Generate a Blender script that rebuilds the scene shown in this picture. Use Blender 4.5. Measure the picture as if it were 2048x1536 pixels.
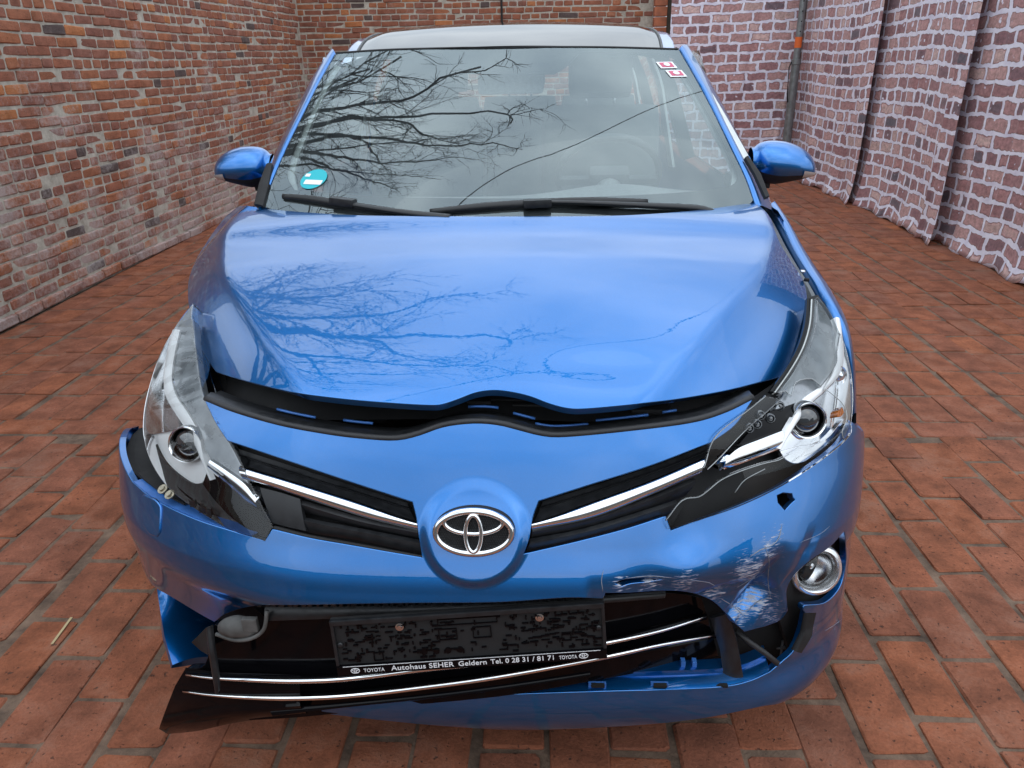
import bpy, bmesh, math, random
import numpy as np
from mathutils import Vector, Matrix
from mathutils.geometry import delaunay_2d_cdt
random.seed(7); RNG = np.random.default_rng(11)
R = math.radians
for o in list(bpy.data.objects): bpy.data.objects.remove(o)
SC = bpy.context.scene; COL = SC.collection

# ------------------------------------------------------------------ camera
FPX, CAMH, PITCH, YAW, ROLL, CX, CY = 1526.82, 1.4538, .4025, .0471, -.0183, .1352, -1.1939
_cy, _sy, _cp, _sp = math.cos(YAW), math.sin(YAW), math.cos(PITCH), math.sin(PITCH)
FW = np.array([-_sy*_cp, _cy*_cp, -_sp]); _rt = np.array([_cy, _sy, 0.]); _up = np.cross(_rt, FW)
RT = math.cos(ROLL)*_rt + math.sin(ROLL)*_up; UP = -math.sin(ROLL)*_rt + math.cos(ROLL)*_up
CAM = np.array([CX, CY, CAMH])
cd = bpy.data.cameras.new('camera'); cam = bpy.data.objects.new('camera', cd); COL.objects.link(cam)
cd.sensor_width = 36; cd.lens = FPX/2048*36; cd.clip_start = .02; cd.clip_end = 500
M = Matrix.Identity(4)
for i in range(3):
    M[i][0], M[i][1], M[i][2], M[i][3] = RT[i], UP[i], -FW[i], CAM[i]
cam.matrix_world = M; SC.camera = cam
SC.render.resolution_x, SC.render.resolution_y = 1024, 768

# ------------------------------------------------------------------ sky, sun, exposure
SUN_EL, SUN_AZ = R(52), R(150)     # azimuth from +Y towards +X
w = bpy.data.worlds.new('World'); SC.world = w; w.use_nodes = True
nt = w.node_tree; nt.nodes.clear()
N = nt.nodes.new; L = nt.links.new
out = N('ShaderNodeOutputWorld'); bg = N('ShaderNodeBackground'); bg.inputs[1].default_value = .15
sky = N('ShaderNodeTexSky'); sky.sky_type = 'NISHITA'; sky.sun_disc = False
sky.sun_elevation = SUN_EL; sky.sun_rotation = SUN_AZ; sky.air_density = 1.2; sky.dust_density = 3.0
tc = N('ShaderNodeTexCoord'); mp = N('ShaderNodeMapping'); mp.inputs['Scale'].default_value = (1, 1, 2.2)
nz = N('ShaderNodeTexNoise'); nz.inputs['Scale'].default_value = 2.3; nz.inputs['Detail'].default_value = 6; nz.inputs['Roughness'].default_value = .5
cr = N('ShaderNodeValToRGB'); cr.color_ramp.elements[0].position = .34; cr.color_ramp.elements[1].position = .68
cr.color_ramp.elements[0].color = (8.0, 9.4, 11.2, 1); cr.color_ramp.elements[1].color = (17.0, 18.4, 19.6, 1)
mx = N('ShaderNodeMix'); mx.data_type = 'RGBA'; mx.inputs[0].default_value = .88     # an overcast deck over the clear sky
L(tc.outputs['Generated'], mp.inputs[0]); L(mp.outputs[0], nz.inputs['Vector']); L(nz.outputs[0], cr.inputs[0])
# overcast deck: about twice as bright overhead as at the horizon
sp_ = N('ShaderNodeSeparateXYZ'); L(tc.outputs['Generated'], sp_.inputs[0]); gr = N('ShaderNodeMapRange'); gr.inputs[3].default_value = .42; gr.inputs[4].default_value = 1.0; L(sp_.outputs[2], gr.inputs[0])
mg = N('ShaderNodeMix'); mg.data_type = 'RGBA'; mg.blend_type = 'MULTIPLY'; mg.inputs[0].default_value = 1; L(cr.outputs[0], mg.inputs[6]); L(gr.outputs[0], mg.inputs[7])
L(sky.outputs[0], mx.inputs[6]); L(mg.outputs[2], mx.inputs[7]); L(mx.outputs[2], bg.inputs[0]); L(bg.outputs[0], out.inputs[0])
sl = bpy.data.lights.new('sun', 'SUN'); sl.energy = .5; sl.angle = R(120); sl.color = (1, .96, .9)
so = bpy.data.objects.new('sun', sl); COL.objects.link(so)
sd = Vector((math.sin(SUN_AZ)*math.cos(SUN_EL), math.cos(SUN_AZ)*math.cos(SUN_EL), math.sin(SUN_EL)))
so.rotation_euler = (-sd).to_track_quat('-Z', 'Y').to_euler(); so.location = sd*20
SC.view_settings.view_transform = 'Standard'; SC.view_settings.look = 'None'
SC.view_settings.exposure = 0.0; SC.view_settings.gamma = 1; SC.view_settings.use_curve_mapping = False
SC.render.engine = 'CYCLES'
SC.cycles.max_bounces = 10; SC.cycles.transparent_max_bounces = 16; SC.cycles.caustics_reflective = False; SC.cycles.caustics_refractive = False

# ------------------------------------------------------------------ pixel helpers (2048 x 1536 photograph)
def ray(px, py): return FW + RT*((px-1024)/FPX) + UP*((768-py)/FPX)
def at(px, py, axis, v):
    d = ray(px, py); return CAM + d*((v-CAM[axis])/d[axis])
def project(P):
    d = np.asarray(P) - CAM; z = d@FW
    return np.stack([1024+FPX*(d@RT)/z, 768-FPX*(d@UP)/z], -1)
def sstep(a, b, x):
    t = np.clip((np.asarray(x, float)-a)/(b-a), 0, 1); return t*t*(3-2*t)
def spl(xs, ys):
    """smooth monotone-ish cubic through points, linear outside"""
    xs = np.array(xs, float); ys = np.array(ys, float); h = np.diff(xs); d = np.diff(ys)/h
    m = np.empty_like(ys); m[0] = d[0]; m[-1] = d[-1]
    for i in range(1, len(xs)-1): m[i] = (d[i-1]*h[i]+d[i]*h[i-1])/(h[i-1]+h[i])
    def f(x):
        x = np.asarray(x, float); xc = np.clip(x, xs[0], xs[-1])
        i = np.clip(np.searchsorted(xs, xc)-1, 0, len(h)-1); t = (xc-xs[i])/h[i]
        v = (2*t**3-3*t**2+1)*ys[i]+(t**3-2*t**2+t)*h[i]*m[i]+(-2*t**3+3*t**2)*ys[i+1]+(t**3-t**2)*h[i]*m[i+1]
        return v + np.where(x < xs[0], (x-xs[0])*m[0], 0) + np.where(x > xs[-1], (x-xs[-1])*m[-1], 0)
    return f
def catmull(pts, step):
    pts = [np.array(p, float) for p in pts]
    if len(pts) == 2:
        n = max(1, int(np.linalg.norm(pts[1]-pts[0])/step)); return [pts[0]+(pts[1]-pts[0])*t for t in np.linspace(0, 1, n+1)]
    P = [2*pts[0]-pts[1]]+pts+[2*pts[-1]-pts[-2]]; res = []
    for i in range(1, len(P)-2):
        p0, p1, p2, p3 = P[i-1:i+3]; n = max(1, int(np.linalg.norm(p2-p1)/step))
        for k in range(n):
            t = k/n
            res.append(.5*((2*p1)+(p2-p0)*t+(2*p0-5*p1+4*p2-p3)*t*t+(3*p1-p0-3*p2+p3)*t**3))
    res.append(pts[-1]); return res

class Surf:
    """height field: kind 'y' -> y = f(x, z); kind 'z' -> z = f(x, y)"""
    def __init__(s, kind, fn, off=0., lim=(.5, 5.), um=None, ui=None):
        s.k = kind; s.fn = fn; s.off = off; s.lim = lim; s.um = um; s.ui = ui
    def shifted(s, off): return Surf(s.k, s.fn, s.off+off, s.lim, s.um, s.ui)
    def val(s, a, b): return s.fn(a, b) + s.off
    def g(s, P):
        if s.k == 'y': return s.val(P[..., 0], P[..., 2]) - P[..., 1]
        return P[..., 2] - s.val(P[..., 0], P[..., 1])
    def hit(s, px, py):
        d = ray(px, py); t = np.linspace(s.lim[0], s.lim[1], 500); g = s.g(CAM+d*t[:, None])
        i = np.where((g[:-1] > 0) & (g[1:] <= 0))[0]
        if len(i) == 0:
            return CAM+d*t[np.argmin(np.abs(g))]
        t2 = np.linspace(t[i[0]], t[i[0]+1], 33); g2 = s.g(CAM+d*t2[:, None]); k = np.where((g2[:-1] > 0) & (g2[1:] <= 0))[0]
        k = k[0] if len(k) else 31
        return CAM+d*(t2[k]+(t2[k+1]-t2[k])*g2[k]/(g2[k]-g2[k+1]+1e-15))
    def uv(s, P):
        P = np.asarray(P); a, b = P[..., 0], (P[..., 2] if s.k == 'y' else P[..., 1])
        return (s.um(a, b), b) if s.um else (a, b)
    def pt(s, u, v):
        a = s.ui(u, v) if s.ui else u
        c = s.val(a, v)
        return np.stack([a, c, v], -1) if s.k == 'y' else np.stack([a, v, c], -1)
    def nrm(s, P, e=1.5e-3):
        P = np.asarray(P, float); G = []
        for i in range(3):
            D = np.zeros(3); D[i] = e; G.append(s.g(P+D)-s.g(P-D))
        n = np.stack(G, -1); return n/np.linalg.norm(n, axis=-1, keepdims=True)
    def curve(s, pts, step=7, off=0):
        S = s.shifted(off) if off else s
        out = []
        for q in catmull(pts, step): out.append(S.hit(q[0], q[1]))
        return np.array(out)

def pip(px, py, poly):
    inside = np.zeros(px.shape, bool); n = len(poly); j = n-1
    for i in range(n):
        xi, yi = poly[i]; xj, yj = poly[j]
        c = ((yi > py) != (yj > py))
        with np.errstate(divide='ignore', invalid='ignore'):
            inside ^= c & (px < (xj-xi)*(py-yi)/(yj-yi+1e-15)+xi)
        j = i
    return inside

# ------------------------------------------------------------------ object helpers
def link(name, me, mat, parent=None, world=True):
    o = bpy.data.objects.new(name, me); COL.objects.link(o)
    if mat is not None and not me.materials:
        for m in (mat if isinstance(mat, (list, tuple)) else [mat]): me.materials.append(m)
    if parent is not None:
        o.parent = parent
        if parent.type == 'EMPTY' and world: o.location = -parent.location
    return o
def tag(o, label=None, cat=None, group=None, kind=None):
    if label: o['label'] = label
    if cat: o['category'] = cat
    if group: o['group'] = group
    if kind: o['kind'] = kind
    return o
def mesh(name, verts, faces, mat, parent=None, smooth=True, normals=None):
    me = bpy.data.meshes.new(name); me.from_pydata([tuple(v) for v in verts], [], [tuple(int(i) for i in f) for f in faces]); me.update()
    if smooth: me.polygons.foreach_set('use_smooth', [True]*len(me.polygons))
    if normals is not None: me.normals_split_custom_set_from_vertices([tuple(n) for n in normals])
    return link(name, me, mat, parent)
def bm_obj(name, bm, mat, parent=None, smooth=False, auto=None):
    bmesh.ops.recalc_face_normals(bm, faces=bm.faces)
    me = bpy.data.meshes.new(name); bm.to_mesh(me); bm.free()
    if smooth: me.polygons.foreach_set('use_smooth', [True]*len(me.polygons))
    o = link(name, me, mat, parent)
    if auto is not None: me.set_sharp_from_angle(angle=R(auto))
    return o

def panel(name, segs, S, mat, parent, holes=(), edge=.0015, depth=.012, res=.012, step=6, attr=None, back=False, extra=None):
    """trimmed patch of surface S; segs: list of smooth runs in photo pixels (2-tuples) or 3-D points (3-tuples)"""
    def trace(segs):
        pts = []; last = None
        for sg in segs:
            sg = list(sg)
            if last is not None: sg = [last]+sg
            last = sg[-1]; run = []; P = []
            if all(len(q) == 2 for q in sg): P = [S.hit(*q) for q in catmull(sg, step)]
            else:
                Q = [S.hit(*q) if len(q) == 2 else np.array(q, float) for q in sg]
                P = catmull(Q, res*.8)
            pts += P if not pts else P[1:]
        if np.linalg.norm(pts[0]-pts[-1]) < 1e-6: pts = pts[:-1]
        u, v = S.uv(np.array(pts)); uv = np.stack([u, v], -1)
        keep = [0]
        for i in range(1, len(uv)):
            if np.linalg.norm(uv[i]-uv[keep[-1]]) > 8e-4: keep.append(i)
        return uv[keep]
    O = trace(segs); H = [trace(h) for h in holes]
    lo, hi = O.min(0), O.max(0)
    gx, gy = np.meshgrid(np.arange(lo[0]+res*.37, hi[0], res), np.arange(lo[1]+res*.41, hi[1], res*.9))
    gx = gx + (np.arange(gx.shape[0]) % 2)[:, None]*res*.5
    q = np.stack([gx.ravel(), gy.ravel()], -1)
    q = q[pip(q[:, 0], q[:, 1], O)]
    for h in H: q = q[~pip(q[:, 0], q[:, 1], h)]
    if extra is not None:
        q = q[~extra[1](S.ui(q[:, 0], q[:, 1]) if S.ui else q[:, 0], q[:, 1])]
        eu = S.um(extra[0][:, 0], extra[0][:, 1]) if S.um else extra[0][:, 0]; e_ = np.stack([eu, extra[0][:, 1]], -1)
        q = np.concatenate([q, e_[pip(e_[:, 0], e_[:, 1], O)]])
    B = np.concatenate([O]+H)
    if len(q):
        dm = np.min(((q[:, None, :]-B[None])**2).sum(-1), 1) if len(q)*len(B) < 4e6 else np.array([((p-B)**2).sum(-1).min() for p in q])
        q = q[dm > (res*.45)**2]
    V = np.concatenate([B, q]); E = []; k = 0
    for lp in [O]+H:
        n = len(lp); E += [(k+i, k+(i+1) % n) for i in range(n)]; k += n
    vo, eo, fo, *_ = delaunay_2d_cdt([Vector(p) for p in V], E, [], 0, 1e-6)
    vo = np.array([tuple(p) for p in vo]); fo = np.array([f for f in fo if len(f) == 3])
    c = vo[fo].mean(1); ok = pip(c[:, 0], c[:, 1], O)
    for h in H: ok &= ~pip(c[:, 0], c[:, 1], h)
    fo = fo[ok]
    P = S.pt(vo[:, 0], vo[:, 1]); Nn = S.nrm(P)
    # orient
    a = np.cross(P[fo[:, 1]]-P[fo[:, 0]], P[fo[:, 2]]-P[fo[:, 0]]); fl = (a*Nn[fo[:, 0]]).sum(-1) < 0
    fo[fl] = fo[fl][:, ::-1]
    # rim
    cnt = {}
    for f in fo:
        for i in range(3):
            e = (int(f[i]), int(f[(i+1) % 3])); cnt[e] = f
    bd = [e for e in cnt if (e[1], e[0]) not in cnt]
    T = {}
    for a_, b_ in bd:
        t = np.cross(P[b_]-P[a_], Nn[a_]); t /= np.linalg.norm(t)+1e-12
        for q_ in (a_, b_): T[q_] = T.get(q_, 0)+t
    verts = list(P); nrm = list(Nn); faces = [tuple(f) for f in fo]
    if depth > 0:
        idx = {}
        for q_, t in T.items():
            t = t/(np.linalg.norm(t)+1e-12); n = Nn[q_]
            ring = [q_]
            for dp, nn in ((P[q_]+t*edge*.7-n*edge*.3, n+t), (P[q_]+t*edge-n*edge, t), (P[q_]+t*edge-n*depth, t)):
                verts.append(dp); nrm.append(nn/np.linalg.norm(nn)); ring.append(len(verts)-1)
            idx[q_] = ring
        for a_, b_ in bd:
            for k in range(3): faces.append((idx[b_][k], idx[a_][k], idx[a_][k+1], idx[b_][k+1]))
        if back:
            nb = len(verts); used = sorted(set(int(i) for i in fo.ravel())); mpd = {}
            for i in used:
                mpd[i] = len(verts); verts.append(P[i]-Nn[i]*depth); nrm.append(-Nn[i])
            faces += [(mpd[int(f[2])], mpd[int(f[1])], mpd[int(f[0])]) for f in fo]
    o = mesh(name, verts, faces, mat, parent, True, nrm)
    if attr:
        for an, fn in attr.items():
            A = o.data.attributes.new(an, 'FLOAT', 'POINT'); A.data.foreach_set('value', np.asarray(fn(np.array(verts)), np.float32))
    return o

def grid(name, rows, mat, parent=None, closeu=False, closev=False, smooth=True, caps=False, auto=None):
    """rows: list of equal-length point lists"""
    Rw = [np.asarray(r) for r in rows]; n = len(Rw[0]); V = np.concatenate(Rw); F = []
    m = len(Rw)
    for i in range(m if closev else m-1):
        for j in range(n if closeu else n-1):
            i2, j2 = (i+1) % m, (j+1) % n
            F.append((i*n+j, i*n+j2, i2*n+j2, i2*n+j))
    if caps: F.append(tuple(range(n))[::-1]); F.append(tuple(range((m-1)*n, m*n)))
    o = mesh(name, V, F, mat, parent, smooth)
    if auto: o.data.set_sharp_from_angle(angle=R(auto))
    return o
def resamp(P, n):
    P = np.asarray(P, float); d = np.r_[0, np.cumsum(np.linalg.norm(np.diff(P, axis=0), axis=1))]
    t = np.linspace(0, d[-1], n); return np.stack([np.interp(t, d, P[:, i]) for i in range(3)], -1)
def ribbon(name, A, B, mat, parent, bulge=.004, depth=.01, n=48, k=7, nrm=None, auto=50):
    """bar between two edge curves (3-D), domed outwards, with a back"""
    A = resamp(A, n); B = resamp(B, n); c = B-A; t = np.gradient(A, axis=0)
    nn = np.cross(t, c); nn /= np.linalg.norm(nn, axis=1, keepdims=True)+1e-12
    if nrm is None: nrm = CAM - .5*(A+B)
    nn *= np.sign((nn*nrm).sum(1))[:, None]
    rows = []
    for s in np.linspace(0, 1, k): rows.append(A+c*s+nn*bulge*(1-(2*s-1)**2))
    rows.append(B-nn*depth); rows.append(A-nn*depth)
    ring = np.stack(rows, 1)         # n x (k+2) x 3
    o = grid(name, list(ring), mat, parent, closeu=True, caps=True, auto=auto)
    return o
def tube(name, P, r, mat, parent=None, seg=8, n=None, flat=1., upv=(0, 0, 1), bm=None, auto=None):
    """sweep; r scalar or list; flat scales the section across upv"""
    P = np.asarray(P, float)
    if n: P = resamp(P, n)
    r = np.broadcast_to(np.asarray(r, float), (len(P),)) if np.ndim(r) == 0 else np.interp(np.linspace(0, 1, len(P)), np.linspace(0, 1, len(r)), r)
    t = np.gradient(P, axis=0); t /= np.linalg.norm(t, axis=1, keepdims=True)+1e-12
    u = np.asarray(upv, float); rows = []
    for p, d, rr in zip(P, t, r):
        a = np.cross(d, u); l = np.linalg.norm(a)
        a = a/l if l > 1e-6 else np.array([1., 0, 0]); b = np.cross(a, d)
        rows.append([p+rr*(math.cos(q)*a+math.sin(q)*flat*b) for q in np.linspace(0, 2*math.pi, seg, endpoint=False)])
    if bm is not None:
        vs = [[bm.verts.new(q) for q in rw] for rw in rows]
        for i in range(len(vs)-1):
            for j in range(seg): bm.faces.new((vs[i][j], vs[i][(j+1) % seg], vs[i+1][(j+1) % seg], vs[i+1][j]))
        if len(vs) > 1:
            bm.faces.new(vs[0][::-1]); bm.faces.new(vs[-1])
        return
    return grid(name, rows, mat, parent, closeu=True, caps=True, auto=auto)
def frame_from(n, up=(0, 0, 1)):
    n = np.array(n, float)/np.linalg.norm(n); x = np.cross(up, n); x /= np.linalg.norm(x); y = np.cross(n, x); return x, y, n
def bbox(bm, c, s, X=(1, 0, 0), Y=(0, 1, 0), Z=(0, 0, 1), bev=0, taper=1.):
    X, Y, Z, c = map(lambda q: np.array(q, float), (X, Y, Z, c)); vs = []
    for k in (-1, 1):
        tp = 1 if k < 0 else taper
        for i, j in ((-1, -1), (1, -1), (1, 1), (-1, 1)): vs.append(bm.verts.new(c+X*s[0]/2*i*tp+Y*s[1]/2*j*tp+Z*s[2]/2*k))
    fs = [(0, 3, 2, 1), (4, 5, 6, 7), (0, 1, 5, 4), (1, 2, 6, 5), (2, 3, 7, 6), (3, 0, 4, 7)]
    f = [bm.faces.new([vs[i] for i in q]) for q in fs]
    if bev:
        ed = list({e for q in f for e in q.edges}); bmesh.ops.bevel(bm, geom=ed, offset=bev, segments=2, affect='EDGES', profile=.7)
# ------------------------------------------------------------------ materials
def newmat(name):
    m = bpy.data.materials.new(name); m.use_nodes = True; t = m.node_tree
    return m, t, t.nodes['Principled BSDF'], t.nodes.new, t.links.new
def simple(name, col, rough=.5, metal=0., coat=0., spec=.5, noise=0., nscale=40., bump=0., bscale=200., ior=None, emit=None):
    m, t, p, N, L = newmat(name)
    p.inputs['Base Color'].default_value = (*col, 1); p.inputs['Roughness'].default_value = rough; p.inputs['Metallic'].default_value = metal
    p.inputs['Coat Weight'].default_value = coat; p.inputs['Coat Roughness'].default_value = .03; p.inputs['Specular IOR Level'].default_value = spec
    tc = N('ShaderNodeTexCoord')
    if noise:
        n = N('ShaderNodeTexNoise'); n.inputs['Scale'].default_value = nscale; n.inputs['Detail'].default_value = 6; L(tc.outputs['Object'], n.inputs['Vector'])
        r = N('ShaderNodeMapRange'); r.inputs[1].default_value = .3; r.inputs[2].default_value = .7; r.inputs[3].default_value = 1-noise; r.inputs[4].default_value = 1+noise; L(n.outputs[0], r.inputs[0])
        mu = N('ShaderNodeMix'); mu.data_type = 'RGBA'; mu.blend_type = 'MULTIPLY'; mu.inputs[0].default_value = 1; mu.inputs[6].default_value = (*col, 1); L(r.outputs[0], mu.inputs[7]); L(mu.outputs[2], p.inputs['Base Color'])
        r2 = N('ShaderNodeMapRange'); r2.inputs[1].default_value = .3; r2.inputs[2].default_value = .7; r2.inputs[3].default_value = max(0, rough-noise*.4); r2.inputs[4].default_value = min(1, rough+noise*.4); L(n.outputs[0], r2.inputs[0]); L(r2.outputs[0], p.inputs['Roughness'])
    if bump:
        b = N('ShaderNodeBump'); b.inputs['Strength'].default_value = bump; b.inputs['Distance'].default_value = .002
        n2 = N('ShaderNodeTexNoise'); n2.inputs['Scale'].default_value = bscale; n2.inputs['Detail'].default_value = 3; L(tc.outputs['Object'], n2.inputs['Vector']); L(n2.outputs[0], b.inputs['Height']); L(b.outputs[0], p.inputs['Normal'])
    return m
MT = {}
def paint():
    m, t, p, N, L = newmat('blue_metallic_paint')
    tc = N('ShaderNodeTexCoord')
    # fine metallic flake under a clear coat
    vo = N('ShaderNodeTexVoronoi'); vo.inputs['Scale'].default_value = 1400; L(tc.outputs['Object'], vo.inputs['Vector'])
    fl = N('ShaderNodeMapRange'); fl.inputs[3].default_value = .92; fl.inputs[4].default_value = 1.1; L(vo.outputs['Color'], fl.inputs[0])
    base = N('ShaderNodeMix'); base.data_type = 'RGBA'; base.blend_type = 'MULTIPLY'; base.inputs[0].default_value = 1
    base.inputs[6].default_value = (.002, .150, .47, 1); L(fl.outputs[0], base.inputs[7])
    # road dust, thin
    dn = N('ShaderNodeTexNoise'); dn.inputs['Scale'].default_value = 6; dn.inputs['Detail'].default_value = 9; dn.inputs['Roughness'].default_value = .65; L(tc.outputs['Object'], dn.inputs['Vector'])
    dr = N('ShaderNodeMapRange'); dr.inputs[1].default_value = .45; dr.inputs[2].default_value = .8; dr.inputs[3].default_value = 0; dr.inputs[4].default_value = .05; L(dn.outputs[0], dr.inputs[0])
    dm = N('ShaderNodeMix'); dm.data_type = 'RGBA'; dm.inputs[7].default_value = (.32, .33, .36, 1); L(dr.outputs[0], dm.inputs[0]); L(base.outputs[2], dm.inputs[6])
    # scuffs where the corner was hit
    at_ = N('ShaderNodeAttribute'); at_.attribute_name = 'scuff'
    mp = N('ShaderNodeMapping'); mp.inputs['Rotation'].default_value = (.3, .9, .2); mp.inputs['Scale'].default_value = (45, 70, 380); L(tc.outputs['Object'], mp.inputs[0])
    s1 = N('ShaderNodeTexNoise'); s1.inputs['Scale'].default_value = 1; s1.inputs['Detail'].default_value = 5; s1.inputs['Distortion'].default_value = 1.0; L(mp.outputs[0], s1.inputs['Vector'])
    mp2 = N('ShaderNodeMapping'); mp2.inputs['Rotation'].default_value = (.2, -.7, .5); mp2.inputs['Scale'].default_value = (60, 60, 330); L(tc.outputs['Object'], mp2.inputs[0])
    s2 = N('ShaderNodeTexNoise'); s2.inputs['Scale'].default_value = 1; s2.inputs['Detail'].default_value = 4; L(mp2.outputs[0], s2.inputs['Vector'])
    mxn = N('ShaderNodeMath'); mxn.operation = 'MAXIMUM'; L(s1.outputs[0], mxn.inputs[0]); L(s2.outputs[0], mxn.inputs[1])
    ad = N('ShaderNodeMath'); ad.operation = 'MULTIPLY_ADD'; L(at_.outputs['Fac'], ad.inputs[0]); ad.inputs[1].default_value = .28; L(mxn.outputs[0], ad.inputs[2])
    sr = N('ShaderNodeMapRange'); sr.inputs[1].default_value = .76; sr.inputs[2].default_value = .88; L(ad.outputs[0], sr.inputs[0])
    gate = N('ShaderNodeMath'); gate.operation = 'MULTIPLY'; L(sr.outputs[0], gate.inputs[0])
    g2 = N('ShaderNodeMapRange'); g2.inputs[1].default_value = .05; g2.inputs[2].default_value = .3; L(at_.outputs['Fac'], g2.inputs[0]); L(g2.outputs[0], gate.inputs[1])
    sm = N('ShaderNodeMix'); sm.data_type = 'RGBA'; sm.inputs[7].default_value = (.42, .45, .52, 1); L(gate.outputs[0], sm.inputs[0]); L(dm.outputs[2], sm.inputs[6])
    L(sm.outputs[2], p.inputs['Base Color'])
    mt = N('ShaderNodeMapRange'); mt.inputs[3].default_value = .9; mt.inputs[4].default_value = 0; L(gate.outputs[0], mt.inputs[0]); L(mt.outputs[0], p.inputs['Metallic'])
    ro = N('ShaderNodeMapRange'); ro.inputs[3].default_value = .30; ro.inputs[4].default_value = .7; L(gate.outputs[0], ro.inputs[0]); L(ro.outputs[0], p.inputs['Roughness'])
    cw = N('ShaderNodeMapRange'); cw.inputs[3].default_value = 1; cw.inputs[4].default_value = .1; L(gate.outputs[0], cw.inputs[0]); L(cw.outputs[0], p.inputs['Coat Weight'])
    p.inputs['Coat Roughness'].default_value = .012; p.inputs['Coat IOR'].default_value = 1.68
    # faint orange peel on the coat
    n3 = N('ShaderNodeTexNoise'); n3.inputs['Scale'].default_value = 130; n3.inputs['Detail'].default_value = 1; L(tc.outputs['Object'], n3.inputs['Vector'])
    b = N('ShaderNodeBump'); b.inputs['Strength'].default_value = .02; b.inputs['Distance'].default_value = .001; L(n3.outputs[0], b.inputs['Height']); L(b.outputs[0], p.inputs['Coat Normal'])
    return m
def glass(name, tint, ior=1.5, rough=0.0, extra=0., dust=0., refl=(1, 1, 1, 1)):
    m, t, p, N, L = newmat(name); t.nodes.remove(p); o = t.nodes['Material Output']
    tr = N('ShaderNodeBsdfTransparent'); tr.inputs[0].default_value = (*tint, 1)
    gl = N('ShaderNodeBsdfGlossy'); gl.inputs['Roughness'].default_value = rough; gl.inputs[0].default_value = refl
    fr = N('ShaderNodeFresnel'); fr.inputs[0].default_value = ior
    ad = N('ShaderNodeMath'); ad.operation = 'ADD'; ad.use_clamp = True; ad.inputs[1].default_value = extra; L(fr.outputs[0], ad.inputs[0])
    mx = N('ShaderNodeMixShader'); L(ad.outputs[0], mx.inputs[0]); L(tr.outputs[0], mx.inputs[1]); L(gl.outputs[0], mx.inputs[2])
    last = mx
    if dust:
        tc = N('ShaderNodeTexCoord'); n = N('ShaderNodeTexNoise'); n.inputs['Scale'].default_value = 9; n.inputs['Detail'].default_value = 8; L(tc.outputs['Object'], n.inputs['Vector'])
        r = N('ShaderNodeMapRange'); r.inputs[1].default_value = .35; r.inputs[2].default_value = .75; r.inputs[3].default_value = dust*.3; r.inputs[4].default_value = dust; L(n.outputs[0], r.inputs[0])
        df = N('ShaderNodeBsdfDiffuse'); df.inputs[0].default_value = (.50, .58, .62, 1)
        m2 = N('ShaderNodeMixShader'); L(r.outputs[0], m2.inputs[0]); L(mx.outputs[0], m2.inputs[1]); L(df.outputs[0], m2.inputs[2]); last = m2
    L(last.outputs[0], o.inputs[0]); return m
MT['paint'] = paint()
MT['paint_in'] = simple('blue_flange_paint', (.05, .17, .5), .4, .2, .2, noise=.15)
MT['glass'] = glass('windscreen_glass', (.86, .93, .92), 1.7, 0, .075, .05, (.86, .98, 1, 1))
MT['sideglass'] = glass('side_glass', (.75, .85, .83), 1.5)
MT['lens'] = glass('clear_lens_plastic', (.97, .98, .98), 1.45, .0, .0, 0)
MT['lens_scr'] = glass('hazy_lens_plastic', (.85, .88, .88), 1.5, .06, .04, .10)
MT['gblack'] = simple('gloss_black_plastic', (.003, .003, .004), .10, 0, .0, spec=.16, noise=.1, nscale=30)
MT['black'] = simple('black_plastic', (.013, .014, .016), .42, 0, 0, noise=.25, nscale=60, bump=.05)
MT['mblack'] = simple('matt_black_plastic', (.010, .010, .011), .75, noise=.2, nscale=25)
MT['dark'] = simple('dark_void_plastic', (.004, .004, .0045), .9)
MT['rubber'] = simple('seal_rubber', (.022, .022, .024), .6, noise=.3, nscale=50)
MT['grey'] = simple('grey_plastic', (.10, .11, .12), .45, noise=.2, nscale=40)
MT['lgrey'] = simple('light_grey_trim', (.62, .65, .64), .7, noise=.08)
MT['igrey'] = simple('interior_grey', (.36, .38, .38), .8, noise=.15, nscale=90, bump=.1, bscale=500)
MT['seat'] = simple('seat_cloth', (.13, .14, .145), .95, noise=.2, nscale=200)
MT['chrome'] = simple('chrome', (.86, .87, .88), .07, 1, noise=.05, nscale=30)
MT['satin'] = simple('satin_chrome', (.62, .63, .65), .22, 1, noise=.1, nscale=30)
MT['white'] = simple('white_reflector', (.88, .89, .90), .3, .0, .5)
MT['refl'] = simple('lamp_reflector', (.75, .76, .78), .13, 1, noise=.08, nscale=20)
MT['lampgrey'] = simple('lamp_grey_bezel', (.30, .32, .34), .32, .5, .5, noise=.3, nscale=25)
MT['amber'] = simple('amber_lens', (.55, .15, .02), .15, 0, .6)
MT['clearsolid'] = simple('clear_bulb', (.5, .5, .5), .05, .2, 1)
MT['lenscore'] = simple('projector_glass', (.03, .035, .04), .04, .0, 1.0, spec=1)
MT['tyre'] = simple('tyre_rubber', (.02, .02, .02), .8, bump=.3, bscale=80)
MT['rim'] = simple('alloy', (.5, .51, .53), .3, .9)
MT['text'] = simple('white_print', (.75, .76, .78), .5)
MT['bolt'] = simple('zinc_bolt', (.34, .31, .24), .4, .8, noise=.3, nscale=200)
MT['teal'] = simple('teal_sticker', (.01, .42, .48), .5)
MT['stwhite'] = simple('white_sticker', (.8, .8, .82), .5)
MT['stred'] = simple('red_sticker', (.55, .08, .16), .5)
MT['yellow'] = simple('yellow_plug', (.6, .36, .01), .5)
MT['steel'] = simple('galvanised_steel', (.23, .25, .25), .42, .6, noise=.25, nscale=18)
MT['orange'] = simple('orange_tape', (.8, .16, .03), .6)
MT['bark'] = simple('bark', (.045, .040, .035), .9, noise=.3, nscale=8)
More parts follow.
